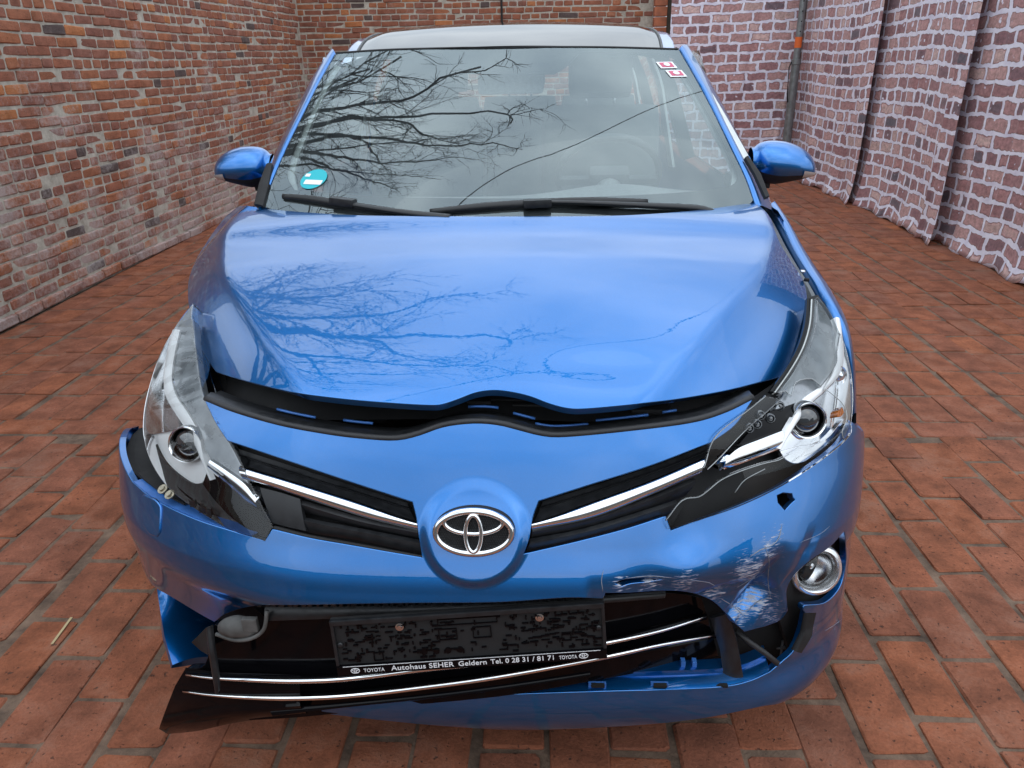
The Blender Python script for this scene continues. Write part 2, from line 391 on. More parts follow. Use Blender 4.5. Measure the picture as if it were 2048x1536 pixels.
MT['cable'] = simple('cable_black', (.012, .012, .013), .6)
MT['straw'] = simple('dry_grass', (.42, .33, .18), .8)
MT['terracotta'] = simple('terracotta_pillar', (.36, .12, .06), .8, noise=.25, nscale=12, bump=.3, bscale=60)
MT['dirtylamp'] = simple('dusty_grey_plastic', (.10, .10, .097), .75, noise=.4, nscale=35)

def brickmat(name, mode, base, var, dark, stain=0., pitted=1., moss=0.):
    """fired clay; mode 'OBJECT' reads the brick's own tint property, 'GEOMETRY' a mesh attribute"""
    m, t, p, N, L = newmat(name)
    geo = N('ShaderNodeNewGeometry'); A = N('ShaderNodeAttribute'); A.attribute_type = mode; A.attribute_name = 'tint'
    rp = N('ShaderNodeValToRGB'); e = rp.color_ramp.elements; rp.color_ramp.interpolation = 'LINEAR'
    e[0].position = 0; e[0].color = (*dark, 1); e[1].position = 1; e[1].color = (*var[-1], 1)
    cols = [base]+list(var[:-1])
    for i, c in enumerate(cols): q = e.new(.12+.78*i/len(cols)); q.color = (*c, 1)
    L(A.outputs['Fac'], rp.inputs[0])
    def noise(s, d=6, r=.6):
        n = N('ShaderNodeTexNoise'); n.inputs['Scale'].default_value = s; n.inputs['Detail'].default_value = d; n.inputs['Roughness'].default_value = r; L(geo.outputs['Position'], n.inputs['Vector']); return n
    n1 = noise(9); r1 = N('ShaderNodeMapRange'); r1.inputs[1].default_value = .3; r1.inputs[2].default_value = .7; r1.inputs[3].default_value = .58 if moss else .70; r1.inputs[4].default_value = 1.34 if moss else 1.25; L(n1.outputs[0], r1.inputs[0])
    m1 = N('ShaderNodeMix'); m1.data_type = 'RGBA'; m1.blend_type = 'MULTIPLY'; m1.inputs[0].default_value = 1; L(rp.outputs[0], m1.inputs[6]); L(r1.outputs[0], m1.inputs[7])
    # fine grain and dark pits
    n2 = noise(120, 4, .7); r2 = N('ShaderNodeMapRange'); r2.inputs[1].default_value = .3; r2.inputs[2].default_value = .7; r2.inputs[3].default_value = .8; r2.inputs[4].default_value = 1.18; L(n2.outputs[0], r2.inputs[0])
    m2 = N('ShaderNodeMix'); m2.data_type = 'RGBA'; m2.blend_type = 'MULTIPLY'; m2.inputs[0].default_value = 1; L(m1.outputs[2], m2.inputs[6]); L(r2.outputs[0], m2.inputs[7])
    n3 = noise(75, 2, .5); r3 = N('ShaderNodeMapRange'); r3.inputs[1].default_value = .66; r3.inputs[2].default_value = .72; L(n3.outputs[0], r3.inputs[0])
    mlt = N('ShaderNodeMath'); mlt.operation = 'MULTIPLY'; mlt.inputs[1].default_value = .7*pitted; L(r3.outputs[0], mlt.inputs[0])
    m3 = N('ShaderNodeMix'); m3.data_type = 'RGBA'; m3.inputs[7].default_value = (.035, .022, .018, 1); L(mlt.outputs[0], m3.inputs[0]); L(m2.outputs[2], m3.inputs[6])
    last = m3
    # grey mortar smears / dirt
    n5 = noise(4.5, 8, .7); r5 = N('ShaderNodeMapRange'); r5.inputs[1].default_value = .52; r5.inputs[2].default_value = .74; r5.inputs[4].default_value = .55 if moss else .25; L(n5.outputs[0], r5.inputs[0])
    m5 = N('ShaderNodeMix'); m5.data_type = 'RGBA'; m5.inputs[7].default_value = (.16, .125, .10, 1) if moss else (.20, .155, .13, 1); L(r5.outputs[0], m5.inputs[0]); L(last.outputs[2], m5.inputs[6]); last = m5
    if stain:
        # white salt bloom, patchy, more of it low on the wall
        sx = N('ShaderNodeSeparateXYZ'); L(geo.outputs['Position'], sx.inputs[0])
        h = N('ShaderNodeMapRange'); h.inputs[1].default_value = .15; h.inputs[2].default_value = 1.9; h.inputs[3].default_value = .20; h.inputs[4].default_value = -.06; L(sx.outputs[2], h.inputs[0])
        n6 = noise(2.2, 5, .6); a6 = N('ShaderNodeMath'); a6.operation = 'ADD'; L(n6.outputs[0], a6.inputs[0]); L(h.outputs[0], a6.inputs[1])
        n7 = noise(38, 5, .75); a7 = N('ShaderNodeMath'); a7.operation = 'MULTIPLY_ADD'; a7.inputs[1].default_value = .55; L(n7.outputs[0], a7.inputs[0]); L(a6.outputs[0], a7.inputs[2])
        r6 = N('ShaderNodeMapRange'); r6.inputs[1].default_value = .86; r6.inputs[2].default_value = 1.08; r6.inputs[4].default_value = stain; L(a7.outputs[0], r6.inputs[0])
        m6 = N('ShaderNodeMix'); m6.data_type = 'RGBA'; m6.inputs[7].default_value = (.50, .46, .45, 1); L(r6.outputs[0], m6.inputs[0]); L(last.outputs[2], m6.inputs[6]); last = m6
    L(last.outputs[2], p.inputs['Base Color']); p.inputs['Roughness'].default_value = .88; p.inputs['Specular IOR Level'].default_value = .3
    b = N('ShaderNodeBump'); b.inputs['Strength'].default_value = .75; b.inputs['Distance'].default_value = .005
    sb = N('ShaderNodeMath'); sb.operation = 'SUBTRACT'; L(n2.outputs[0], sb.inputs[0]); L(r3.outputs[0], sb.inputs[1])
    sb2 = N('ShaderNodeMath'); sb2.operation = 'MULTIPLY_ADD'; sb2.inputs[1].default_value = 2.2; L(n1.outputs[0], sb2.inputs[0]); L(sb.outputs[0], sb2.inputs[2]); L(sb2.outputs[0], b.inputs['Height']); L(b.outputs[0], p.inputs['Normal'])
    return m
WALLC = dict(base=(.26, .108, .072), var=[(.32, .118, .068), (.25, .108, .080), (.36, .135, .068), (.29, .130, .095), (.44, .17, .07)], dark=(.11, .08, .075))
PAVEC = dict(base=(.235, .082, .044), var=[(.25, .083, .042), (.215, .078, .046), (.27, .088, .041), (.235, .084, .049), (.31, .10, .04)], dark=(.17, .070, .046))
MT['brick_o'] = brickmat('wall_brick', 'OBJECT', stain=.62, pitted=.6, **WALLC); MT['brick_g'] = brickmat('wall_brick_far', 'GEOMETRY', stain=.62, pitted=.6, **WALLC)
MT['pave_o'] = brickmat('paving_brick', 'OBJECT', moss=1, **PAVEC); MT['pave_g'] = brickmat('paving_brick_far', 'GEOMETRY', moss=1, **PAVEC)
def mortar(name, a, b, s=14., strength=.8):
    m, t, p, N, L = newmat(name); geo = N('ShaderNodeNewGeometry')
    n = N('ShaderNodeTexNoise'); n.inputs['Scale'].default_value = s; n.inputs['Detail'].default_value = 8; n.inputs['Roughness'].default_value = .7; L(geo.outputs['Position'], n.inputs['Vector'])
    r = N('ShaderNodeValToRGB'); r.color_ramp.elements[0].position = .32; r.color_ramp.elements[1].position = .68; r.color_ramp.elements[0].color = (*a, 1); r.color_ramp.elements[1].color = (*b, 1); L(n.outputs[0], r.inputs[0]); L(r.outputs[0], p.inputs['Base Color'])
    p.inputs['Roughness'].default_value = .95
    n2 = N('ShaderNodeTexNoise'); n2.inputs['Scale'].default_value = 90; n2.inputs['Detail'].default_value = 6; n2.inputs['Roughness'].default_value = .7; L(geo.outputs['Position'], n2.inputs['Vector'])
    bb = N('ShaderNodeBump'); bb.inputs['Strength'].default_value = strength; bb.inputs['Distance'].default_value = .006; L(n2.outputs[0], bb.inputs['Height']); L(bb.outputs[0], p.inputs['Normal'])
    return m
MT['mortar'] = mortar('lime_mortar', (.31, .28, .23), (.56, .53, .46))
MT['sand'] = mortar('joint_dirt', (.045, .028, .019), (.22, .145, .10), 9.)
def cloth_print():
    """brick-printed backdrop cloth: flat print in the cloth's own UV"""
    m, t, p, N, L = newmat('brick_print_cloth'); tc = N('ShaderNodeTexCoord')
    def mth(op, a, b=None, v=None):
        q = N('ShaderNodeMath'); q.operation = op
        L(a, q.inputs[0])
        if b is not None: L(b, q.inputs[1])
        if v is not None: q.inputs[1].default_value = v
        return q.outputs[0]
    nz = N('ShaderNodeTexNoise'); nz.inputs['Scale'].default_value = 11; nz.inputs['Detail'].default_value = 4; L(tc.outputs['UV'], nz.inputs['Vector'])
    mx = N('ShaderNodeMix'); mx.data_type = 'VECTOR'; mx.inputs[0].default_value = .055; L(tc.outputs['UV'], mx.inputs[4]); L(nz.outputs['Color'], mx.inputs[5])
    br = N('ShaderNodeTexBrick'); br.inputs['Scale'].default_value = 1.0; br.inputs['Brick Width'].default_value = .230; br.inputs['Row Height'].default_value = .109
    br.inputs['Mortar Size'].default_value = .030; br.inputs['Mortar Smooth'].default_value = 1.0; br.inputs['Bias'].default_value = 0; br.offset = .5; br.squash = .62; br.squash_frequency = 3
    br.inputs['Color1'].default_value = (0, 0, 0, 1); br.inputs['Color2'].default_value = (1, 1, 1, 1); br.inputs['Mortar'].default_value = (.5, .5, .5, 1)
    L(mx.outputs[1], br.inputs['Vector'])
    rp = N('ShaderNodeValToRGB'); e = rp.color_ramp.elements
    e[0].position = 0; e[0].color = (.13, .115, .14, 1); e[1].position = 1; e[1].color = (.50, .34, .31, 1)
    for q, c in ((.12, (.27, .14, .155)), (.3, (.42, .22, .22)), (.5, (.56, .34, .32)), (.65, (.34, .17, .175)), (.8, (.50, .27, .26)), (.9, (.66, .46, .43))): k = e.new(q); k.color = (*c, 1)
    L(br.outputs['Color'], rp.inputs[0])
    n2 = N('ShaderNodeTexNoise'); n2.inputs['Scale'].default_value = 30; n2.inputs['Detail'].default_value = 7; n2.inputs['Roughness'].default_value = .7; L(tc.outputs['UV'], n2.inputs['Vector'])
    r2 = N('ShaderNodeMapRange'); r2.inputs[1].default_value = .3; r2.inputs[2].default_value = .7; r2.inputs[3].default_value = .55; r2.inputs[4].default_value = 1.35; L(n2.outputs[0], r2.inputs[0])
    mu = N('ShaderNodeMix'); mu.data_type = 'RGBA'; mu.blend_type = 'MULTIPLY'; mu.inputs[0].default_value = 1; L(rp.outputs[0], mu.inputs[6]); L(r2.outputs[0], mu.inputs[7])
    # white flecks of paint printed on the bricks
    n3 = N('ShaderNodeTexNoise'); n3.inputs['Scale'].default_value = 16; n3.inputs['Detail'].default_value = 4; L(tc.outputs['UV'], n3.inputs['Vector'])
    r3 = N('ShaderNodeMapRange'); r3.inputs[1].default_value = .66; r3.inputs[2].default_value = .70; L(n3.outputs[0], r3.inputs[0])
    # printed dark rim round every brick, then the pale mortar
    rm = N('ShaderNodeMapRange'); rm.inputs[1].default_value = .18; rm.inputs[2].default_value = .50; rm.inputs[3].default_value = 1; rm.inputs[4].default_value = .45; L(br.outputs['Fac'], rm.inputs[0])
    mu2 = N('ShaderNodeMix'); mu2.data_type = 'RGBA'; mu2.blend_type = 'MULTIPLY'; mu2.inputs[0].default_value = 1; L(mu.outputs[2], mu2.inputs[6]); L(rm.outputs[0], mu2.inputs[7]); mu = mu2
    mf = N('ShaderNodeMapRange'); mf.inputs[1].default_value = .50; mf.inputs[2].default_value = .62; L(br.outputs['Fac'], mf.inputs[0])
    fac = mth('MAXIMUM', mf.outputs[0], r3.outputs[0])
    mo = N('ShaderNodeMix'); mo.data_type = 'RGBA'; L(fac, mo.inputs[0]); L(mu.outputs[2], mo.inputs[6])
    n4 = N('ShaderNodeTexNoise'); n4.inputs['Scale'].default_value = 12; n4.inputs['Detail'].default_value = 5; L(tc.outputs['UV'], n4.inputs['Vector'])
    r4 = N('ShaderNodeValToRGB'); r4.color_ramp.elements[0].position = .3; r4.color_ramp.elements[0].color = (.66, .63, .76, 1); r4.color_ramp.elements[1].position = .65; r4.color_ramp.elements[1].color = (.86, .85, .95, 1); L(n4.outputs[0], r4.inputs[0]); L(r4.outputs[0], mo.inputs[7])
    L(mo.outputs[2], p.inputs['Base Color']); p.inputs['Roughness'].default_value = .75; p.inputs['Sheen Weight'].default_value = .1
    return m
MT['cloth'] = cloth_print()
MT['fence'] = simple('weathered_board', (.10, .08, .06), .9, noise=.35, nscale=9)
MT['edge'] = simple('frosted_break_highlight', (.38, .40, .41), .35, 0, .3)
MT['render'] = simple('grey_render', (.20, .19, .18), .9, noise=.15, nscale=4)
MT['tile'] = simple('dark_roof_tile', (.06, .04, .035), .8, noise=.3, nscale=8)
MT['pale'] = simple('pale_chrome', (.86, .87, .88), .2, .75)
MT['crack'] = simple('cracked_paint_edge', (.22, .25, .30), .6, noise=.3, nscale=120)
# ------------------------------------------------------------------ car master surfaces (metres; x right, y back, z up)
_W = spl([.12, .18, .24, .32, .40, .48, .56, .66, .75, 1.0], [.82, .838, .850, .852, .850, .845, .846, .857, .864, .872])
def plan(x):
    a = np.clip(np.abs(x)/.885, 0, .9995); return .46*(1-np.sqrt(1-a**3.1))
_pc = spl([.10, .17, .21, .26, .32, .42, .49, .53, .57, .64, .72, .80, .86, .95], [.05, -.02, -.05, -.062, -.05, -.04, -.062, -.090, -.080, -.043, .0, .042, .078, .15])
_ph = spl([.10, .20, .30, .40, .49, .54, .58, .62, .66, .70, .74, .80, .88, .96], [.04, -.07, -.085, -.075, -.062, -.068, -.055, -.034, -.010, .016, .042, .095, .21, .36])
def gauss(x, z, cx, cz, sx, sz): return np.exp(-((x-cx)/sx)**2-((z-cz)/sz)**2)
LOGO = np.array([.008, .669])
def Ffn(x, z):
    x = np.asarray(x, float); z = np.asarray(z, float); ax = np.abs(x)
    xs = x*.885/_W(z); wgt = sstep(.28, .72, ax)
    y = plan(xs) + _pc(z)*(1-wgt) + np.where((x < 0) & (z < .54), -.068, _ph(z))*wgt
    # the corners tuck under towards the bottom edge of the upper bumper
    y = y + sstep(.30, .66, ax)*np.where(x < 0, .20, .14)*np.clip(.585-z, 0, np.where(x < 0, .40, .25))*(1-sstep(.30, .40, .60-z)*1.0)
    # raised round boss that carries the emblem
    rr = np.sqrt(((x-LOGO[0])/.094)**2+((z-LOGO[1]+.004)/.080)**2)
    y = y - .013*(1-sstep(.84, 1.12, rr))*(1-.75*sstep(.66, .74, z))
    # crease along the nose and knock on the left-hand side of the photo's right corner
    y = y + .022*sstep(.205, .222, x)*(1-sstep(.30, .55, x))*(1-sstep(.50, .60, z))*sstep(.40, .44, z)
    y = y + .030*gauss(x, z, .47, .515, .09, .05) - .010*gauss(x, z, .40, .60, .05, .035) + .012*gauss(x, z, .33, .56, .05, .03)
    y = y + .016*gauss(x, z, .56, .50, .035, .06)
    # sharp folds in the skin where the corner was pushed in
    for fx, fz, an, wd, ln, am in ((.545, .500, 1.15, .035, .12, .020), (.60, .475, 1.9, .025, .07, -.010), (.43, .515, .25, .022, .12, .014), (.50, .455, .6, .022, .09, .014), (.62, .55, 1.0, .02, .08, .007)):
        u_ = (x-fx)*math.cos(an)+(z-fz)*math.sin(an); v_ = -(x-fx)*math.sin(an)+(z-fz)*math.cos(an)
        y = y + am*np.clip(1-np.abs(v_)/wd, 0, 1)*(1-sstep(.35, 1., np.abs(u_)/ln))
    return y
_xs = np.linspace(0, .8849, 3000); _as = np.r_[0, np.cumsum(np.hypot(np.diff(_xs), np.diff(plan(_xs))))]
def Fum(x, z): q = np.asarray(x)*.885/_W(z); return np.sign(q)*np.interp(np.abs(q), _xs, _as)
def Fui(u, z): return np.sign(u)*np.interp(np.abs(u), _as, _xs)*_W(z)/.885
F = Surf('y', Ffn, 0, (.6, 3.), Fum, Fui)

_hc = spl([.0, .10, .30, .55, .735, .80, .90, 1.05], [.845, .893, .962, 1.027, 1.060, 1.078, 1.092, 1.10])
_xc = spl([-.05, .09, .215, .36, .5, .625, .85, 1.0, 1.2], [.20, .32, .417, .515, .603, .663, .722, .745, .76])
def Hfn(x, y):
    x = np.asarray(x, float); y = np.asarray(y, float); ax = np.abs(x)
    d = ax-_xc(y); s = np.where(x < 0, .72, .52); r = .0065
    sp = r*np.log1p(np.exp(np.clip(d/r, -40, 40)))
    z = _hc(y) - .020*(x/.6)**2 - s*sp - 1.1*sp*sp
    z = z + .0022*np.sin(7*y+1)*np.exp(-((x+.38)/.16)**2) + .0015*gauss(x, y, .25, .16, .12, .05)*-3
    return z
H = Surf('z', Hfn, 0, (.9, 4.))
def Wfn(x, z): return .80+(z-1.05)*1.86+.27*np.asarray(x)**2+.10*np.asarray(x)**4 - .05*np.sin(np.pi*np.clip((z-1.05)/.44, -.2, 1.2))
WS = Surf('y', Wfn, 0, (1.2, 5.))

# ------------------------------------------------------------------ brick pieces
def brick_mesh(name, mat, seed, L, Hh, D, jag, rnd=.012, bev=.006):
    """one brick: outline in local xy (length x height), face towards +z at z = 0, 38-50 triangles"""
    r = random.Random(seed); c = []
    hx, hy = L/2, Hh/2
    for sx, sy in ((-1, -1), (1, -1), (1, 1), (-1, 1)):
        a = (sx*(hx-r.uniform(.3, 1.2)*rnd), sy*(hy-r.uniform(-.2, .25)*jag)); b = (sx*(hx-r.uniform(-.2, .25)*jag), sy*(hy-r.uniform(.3, 1.2)*rnd))
        c += [b, a] if sx*sy > 0 else [a, b]
    c = c[-1:]+c[:-1] if False else c
    n = len(c); V = []; 
    for x, y in c: V.append((x*(1-bev*2/L*1.6)+r.uniform(-1, 1)*jag*.25, y*(1-bev*2/Hh*1.2)+r.uniform(-1, 1)*jag*.2, r.uniform(-.35, .1)*bev))
    for x, y in c: V.append((x, y, -bev*r.uniform(.8, 1.8)))
    for x, y in c: V.append((x*.99, y*.99, -D))
    V.append((r.uniform(-.2, .2)*L, r.uniform(-.15, .15)*Hh, r.uniform(-.1, .3)*bev))
    Fc = [(3*n, i, (i+1) % n) for i in range(n)]
    for k in (0, 1): Fc += [(k*n+i, (k+1)*n+i, (k+1)*n+(i+1) % n, k*n+(i+1) % n) for i in range(n)]
    me = bpy.data.meshes.new(name); me.from_pydata(V, [], Fc); me.update()
    bm = bmesh.new(); bm.from_mesh(me); bmesh.ops.recalc_face_normals(bm, faces=bm.faces); bm.to_mesh(me); bm.free()
    # make sure the face points to +z
    if me.polygons[0].normal.z < 0: me.flip_normals()
    me.materials.append(mat); return me
def joined(name, items, mat, parent):
    V, Fc, T = [], [], []; k = 0
    for me, mw, tint in items:
        vs = np.array([v.co for v in me.vertices]); A = np.array(mw); vs = vs@A[:3, :3].T+A[:3, 3]
        V.append(vs); T += [tint]*len(vs)
        for p in me.polygons: Fc.append(tuple(i+k for i in p.vertices))
        k += len(vs)
    o = mesh(name, np.concatenate(V), Fc, mat, parent, smooth=False)
    a = o.data.attributes.new('tint', 'FLOAT', 'POINT'); a.data.foreach_set('value', np.array(T, np.float32)); o['kind'] = 'stuff'
    return o
CARPOLY = [(230, 880), (376, 575), (470, 420), (440, 330), (545, 300), (735, 45), (1290, 40), (1500, 280), (1620, 330), (1560, 400), (1712, 760), (1728, 840), (1690, 1260), (1590, 1400), (1050, 1460), (340, 1465)]
def place(items, nmax, parent, mat_g, name, rest):
    """items: (mesh, matrix, tint, size); the nmax that show largest become brick objects"""
    sc = []
    for it in items:
        c = np.array(it[1].translation); d = c-CAM; z = d@FW
        if z < .2: sc.append(0); continue
        p = project(c); inside = -60 < p[0] < 2108 and -40 < p[1] < 1590
        hid = pip(np.array([p[0]]), np.array([p[1]]), CARPOLY)[0]
        sc.append(it[3]/z**2*(1 if inside and not hid else .0005))
    od = np.argsort(sc)[::-1]
    for i in od[:nmax]:
        me, mw, tint, _ = items[i]
        if sc[i] < 1e-6: continue
        o = bpy.data.objects.new(name, me); COL.objects.link(o); o.parent = parent; o.matrix_world = mw; o['tint'] = float(tint)
    done = set(int(i) for i in od[:nmax] if sc[i] >= 1e-6)
    r = [items[i][:3] for i in range(len(items)) if i not in done]
    if r: joined(rest, r, mat_g, parent)

# ------------------------------------------------------------------ ground and paving
def build_ground():
    xs = np.linspace(-30, 30, 41); V = [(x, y, -.004) for y in np.linspace(-25, 35, 41) for x in xs]
    Fc = [(j*41+i, j*41+i+1, (j+1)*41+i+1, (j+1)*41+i) for j in range(40) for i in range(40)]
    g = mesh('ground', V, Fc, MT['sand'], None, smooth=False); tag(g, 'brown earthy joints under the red brick paving', 'ground', kind='structure')
    var = [brick_mesh('paver', MT['pave_o'], 100+i, .271, .138, .05, .012, .010, .0035) for i in range(10)]
    r = random.Random(5); items = []
    px_, py_ = .1475, .281
    for k in range(26):      # one soldier course laid across
        items.append((r.choice(var), Matrix.Translation((-3.0+k*.283+r.gauss(0, .004), 1.735+r.gauss(0, .004), .001)) @ Matrix.Rotation(R(r.gauss(0, 1)), 4, 'Z'), min(1, max(0, r.gauss(.5, .2))), .03))
    for i in range(-26, 26):
        x = i*px_+.055
        if x < -3.1 or x > 3.75: continue
        sh = r.uniform(-.03, .03)+(py_/2 if i % 2 else 0); y = -1.6+sh
        while y < 9.6:
            if 1.60 < y < 1.802: y = 1.802
            ln = r.choice([1, 1, 1, 1, .98, 1.04, .93]); y += py_*ln
            if y > 1.668 and y-py_*ln < 1.802 and not (y-py_*ln >= 1.80):
                ov = 1.668-(y-py_*ln)
                if ov > .09: ln = ov/py_; y = 1.668
                else: y = 1.802; continue
            wv = .008*math.sin(y*1.3+i*.7)+.006*math.sin(y*.5+i*2.1)
            rot = Matrix.Rotation(R(90)+R(r.gauss(0, 1.1))+(math.pi if r.random() < .5 else 0), 4, 'Z') @ Matrix.Rotation(R(r.gauss(0, .5)), 4, 'X') @ Matrix.Rotation(R(r.gauss(0, .4)), 4, 'Y')
            mw = Matrix.Translation((x+wv+r.gauss(0, .003), y-py_*ln/2, r.gauss(0, .0016)+.0015)) @ rot @ Matrix.Diagonal((ln*r.uniform(.96, 1.005), r.uniform(.93, 1.06), 1, 1))
            items.append((r.choice(var), mw, min(1, max(0, r.gauss(.5, .17))), .03))
    place(items, 300, g, MT['pave_g'], 'paver', 'paving_beyond')
build_ground()

# ------------------------------------------------------------------ brick walls
def build_wall(name, label, org, du, length, z1, nrm, z0=0, bond='mix', keep=300, seed=3, plinth=False, crs=.0718, vis=None):
    """org: start on the ground at the mortar face, du: unit along the wall, nrm: out of the wall"""
    du = Vector(du); nv = Vector(nrm); up = Vector((0, 0, 1)); o3 = Vector(org)
    bm = bmesh.new(); c = o3+du*(length/2)+up*((z1)/2)-nv*.125
    bbox(bm, c, (length, .25, z1), X=du, Y=nv, Z=up)
    w = bm_obj(name, bm, MT['mortar']); tag(w, label, 'wall')
    r = random.Random(seed); items = []
    S = [brick_mesh('brick', MT['brick_o'], seed*50+i, .234, .064, .05, .008, .010, .005) for i in range(8)]
    Hd = [brick_mesh('brick', MT['brick_o'], seed*50+20+i, .112, .064, .05, .008, .011, .005) for i in range(8)]
    base = Matrix((du, up, nv)).transposed().to_4x4()
    if (Vector((1, 0, 0))).cross(Vector((0, 1, 0))).dot(Vector((0, 0, 1))) and du.cross(up).dot(nv) < 0:
        base = Matrix((-du, up, nv)).transposed().to_4x4()
    row = 0; z = z0+crs/2
    while z < z1-.02:
        u = -r.uniform(0, .24)+ (.12 if row % 2 else 0); hdr = r.random() < .42
        while u < length:
            if plinth and row == 0: long = True
            else: long = r.random() < (.18 if hdr else .82)
            ln = (.243 if long else .121)*r.uniform(.95, 1.05)
            cu = u+ln/2; u += ln
            if cu < ln/2 or cu > length-ln/2: continue
            pr = abs(r.gauss(.006, .003)) + (.022 if plinth and row == 0 else 0)
            if r.random() < .006: continue
            wz = .012*math.sin(cu*.9+row*.05)+.004*math.sin(cu*3.1+row)
            p = o3+du*cu+up*(z+wz+r.gauss(0, .0018))+nv*pr
            mw = Matrix.Translation(p) @ base @ Matrix.Rotation(R(r.gauss(0, .8))+(math.pi if r.random() < .5 else 0), 4, 'Z') @ Matrix.Rotation(R(r.gauss(0, 1.2)), 4, 'Y') @ Matrix.Rotation(R(r.gauss(0, 1.5)), 4, 'X') @ Matrix.Diagonal(((ln-.011)/(.232 if long else .110), r.uniform(.87, 1.0), 1, 1))
            t = r.gauss(.45, .15)
            if r.random() < .03: t = .0
            if r.random() < .04: t = 1.
            items.append((r.choice(S if long else Hd), mw, min(1, max(0, t)), .018 if long else .009))
        z += crs; row += 1
    place(items, keep, w, MT['brick_g'], 'brick', 'brickwork_beyond')
    return w
build_wall('brick_wall', 'long weathered red brick wall with white salt stains beside the paving', (-3.12, 2.0, 0), (0, 1, 0), 7.85, 2.9, (1, 0, 0), plinth=True, seed=3)
build_wall('brick_wall', 'low brick wall carrying on from the long weathered wall', (-3.12, -5.25, 0), (0, 1, 0), 7.24, 1.55, (1, 0, 0), seed=6, keep=0)
build_wall('brick_wall', 'plain brown brick wall closing the yard behind the blue car roof', (-3.42, 9.85, 0), (1, 0, 0), 4.96, 2.9, (0, -1, 0), keep=300, seed=4)
def build_pillar():
    bm = bmesh.new()
    for k in range(24): bbox(bm, (1.61, 9.76, .06+k*.12), (.16, .16, .112), bev=.008)
    o = bm_obj('pillar', bm, MT['terracotta']); tag(o, 'orange terracotta block pillar between the brown wall and printed cloth', 'pillar')
build_pillar()
bm = bmesh.new(); tube('', [(at(1003, 0, 1, 9.8)[0], 9.80, 2.9), (at(1003, 0, 1, 9.8)[0], 9.80, 2.3), (at(1003, 30, 1, 9.8)[0], 9.80, 1.2)], .014, None, seg=8, bm=bm)
tag(bm_obj('cable', bm, MT['cable']), 'thin dark cable running down the brown back wall', 'cable')

# ------------------------------------------------------------------ printed cloth backdrops
def cloth(name, label, a, b, z0, z1, fold, seed, uoff, inward, hem=.06):
    """hanging sheet from plan point a to b; folds push along inward; UV = distance along the sheet, so folds squeeze the print"""
    a = np.array(a, float); b = np.array(b, float); Ln = np.linalg.norm(b-a); d = (b-a)/Ln; nv = np.array(inward, float)
    r = random.Random(seed); nu, nz = 220, 60
    ks = [(r.uniform(2.5, 5), r.uniform(0, 6), .55), (r.uniform(6, 10), r.uniform(0, 6), .35), (r.uniform(12, 18), r.uniform(0, 6), .18), (r.uniform(22, 30), r.uniform(0, 6), .07)]
    V, UV = [], []
    for j in range(nz+1):
        tz = j/nz; z = z0+(z1-z0)*tz; u = 0; prev = None
        for i in range(nu+1):
            s = Ln*i/nu; amp = fold*(1.25-.55*tz)
            f = sum(A*math.sin(k*s+ph+.9*math.sin(1.7*z+ph)) for k, ph, A in ks)
            # a few sharp pleats
            for q in range(4):
                c0 = Ln*(q+.5)/4+.14*math.sin(seed+q*2.1)+.12*(z-1); f += .9*math.exp(-((s-c0)/.035)**2)*(1 if q % 2 else -.8)
            bot = hem*math.exp(-(z-z0)/.16)*(.7+.3*math.sin(9*s+seed))
            p = a+d*s+nv*(amp*f+bot); zz = z-.02*math.exp(-(z-z0)/.1)*math.sin(14*s+seed)+.012*math.sin(3*s+seed)
            if prev is not None: u += math.hypot(p[0]-prev[0], p[1]-prev[1])
            prev = p
            V.append((p[0], p[1], max(.004, zz))); UV.append((u*.96+uoff, z+.02*math.sin(2.3*s+seed)+.03*math.exp(-(z-z0)/.2)*math.sin(11*s)))
    n = nu+1
    Fc = [(j*n+i, j*n+i+1, (j+1)*n+i+1, (j+1)*n+i) for j in range(nz) for i in range(nu)]
    o = mesh(name, V, Fc, MT['cloth'], None)
    ul = o.data.uv_layers.new(name='UVMap'); UV = np.array(UV, np.float32)
    li = np.empty(len(o.data.loops), np.int32); o.data.loops.foreach_get('vertex_index', li); ul.data.foreach_set('uv', UV[li].ravel())
    md = o.modifiers.new('thickness', 'SOLIDIFY'); md.thickness = .0025
    tag(o, label, 'backdrop', 'brick-printed backdrop cloths'); return o
cloth('backdrop_cloth', 'brick-printed cloth facing forward beside the terracotta pillar', (1.72, 9.55), (3.28, 9.32), .0, 2.85, .022, 2, .1, (0, -1))
cloth('backdrop_cloth', 'brick-printed side cloth hanging between the steel pole and the first overlap', (3.33, 9.38), (3.33, 6.95), .0, 2.85, .026, 5, .7, (-1, 0))
cloth('backdrop_cloth', 'brick-printed side cloth between the overlap fold and the open slit', (3.46, 7.7), (3.30, 5.08), .0, 2.85, .026, 8, 1.9, (-1, 0))
cloth('backdrop_cloth', 'brick-printed side cloth beyond the open slit with the wooden batten', (3.38, 5.32), (3.36, 2.6), .0, 2.85, .024, 9, 3.3, (-1, 0))
bm = bmesh.new(); bbox(bm, (3.45, 5.30, 1.4), (.03, .05, 2.9), bev=.003, X=(1, 0, .0), Z=(0, .02, 1)); tag(bm_obj('wooden_batten', bm, MT['straw']), 'pale wooden batten showing in the slit between printed cloths', 'batten')
bm = bmesh.new(); bbox(bm, (0, -5.4, 1.15), (16, .24, 2.3), bev=.01); w_ = bm_obj('added_yard_wall', bm, MT['render']); tag(w_, 'added unseen grey wall that darkens the low reflections on the bumper', 'wall')  # added out of view, its height set to darken the bumper's low reflection
bm = bmesh.new(); bbox(bm, (0, -5.4, 2.33), (16.1, .32, .058), bev=.008); bm_obj('coping', bm, MT['tile'], w_)
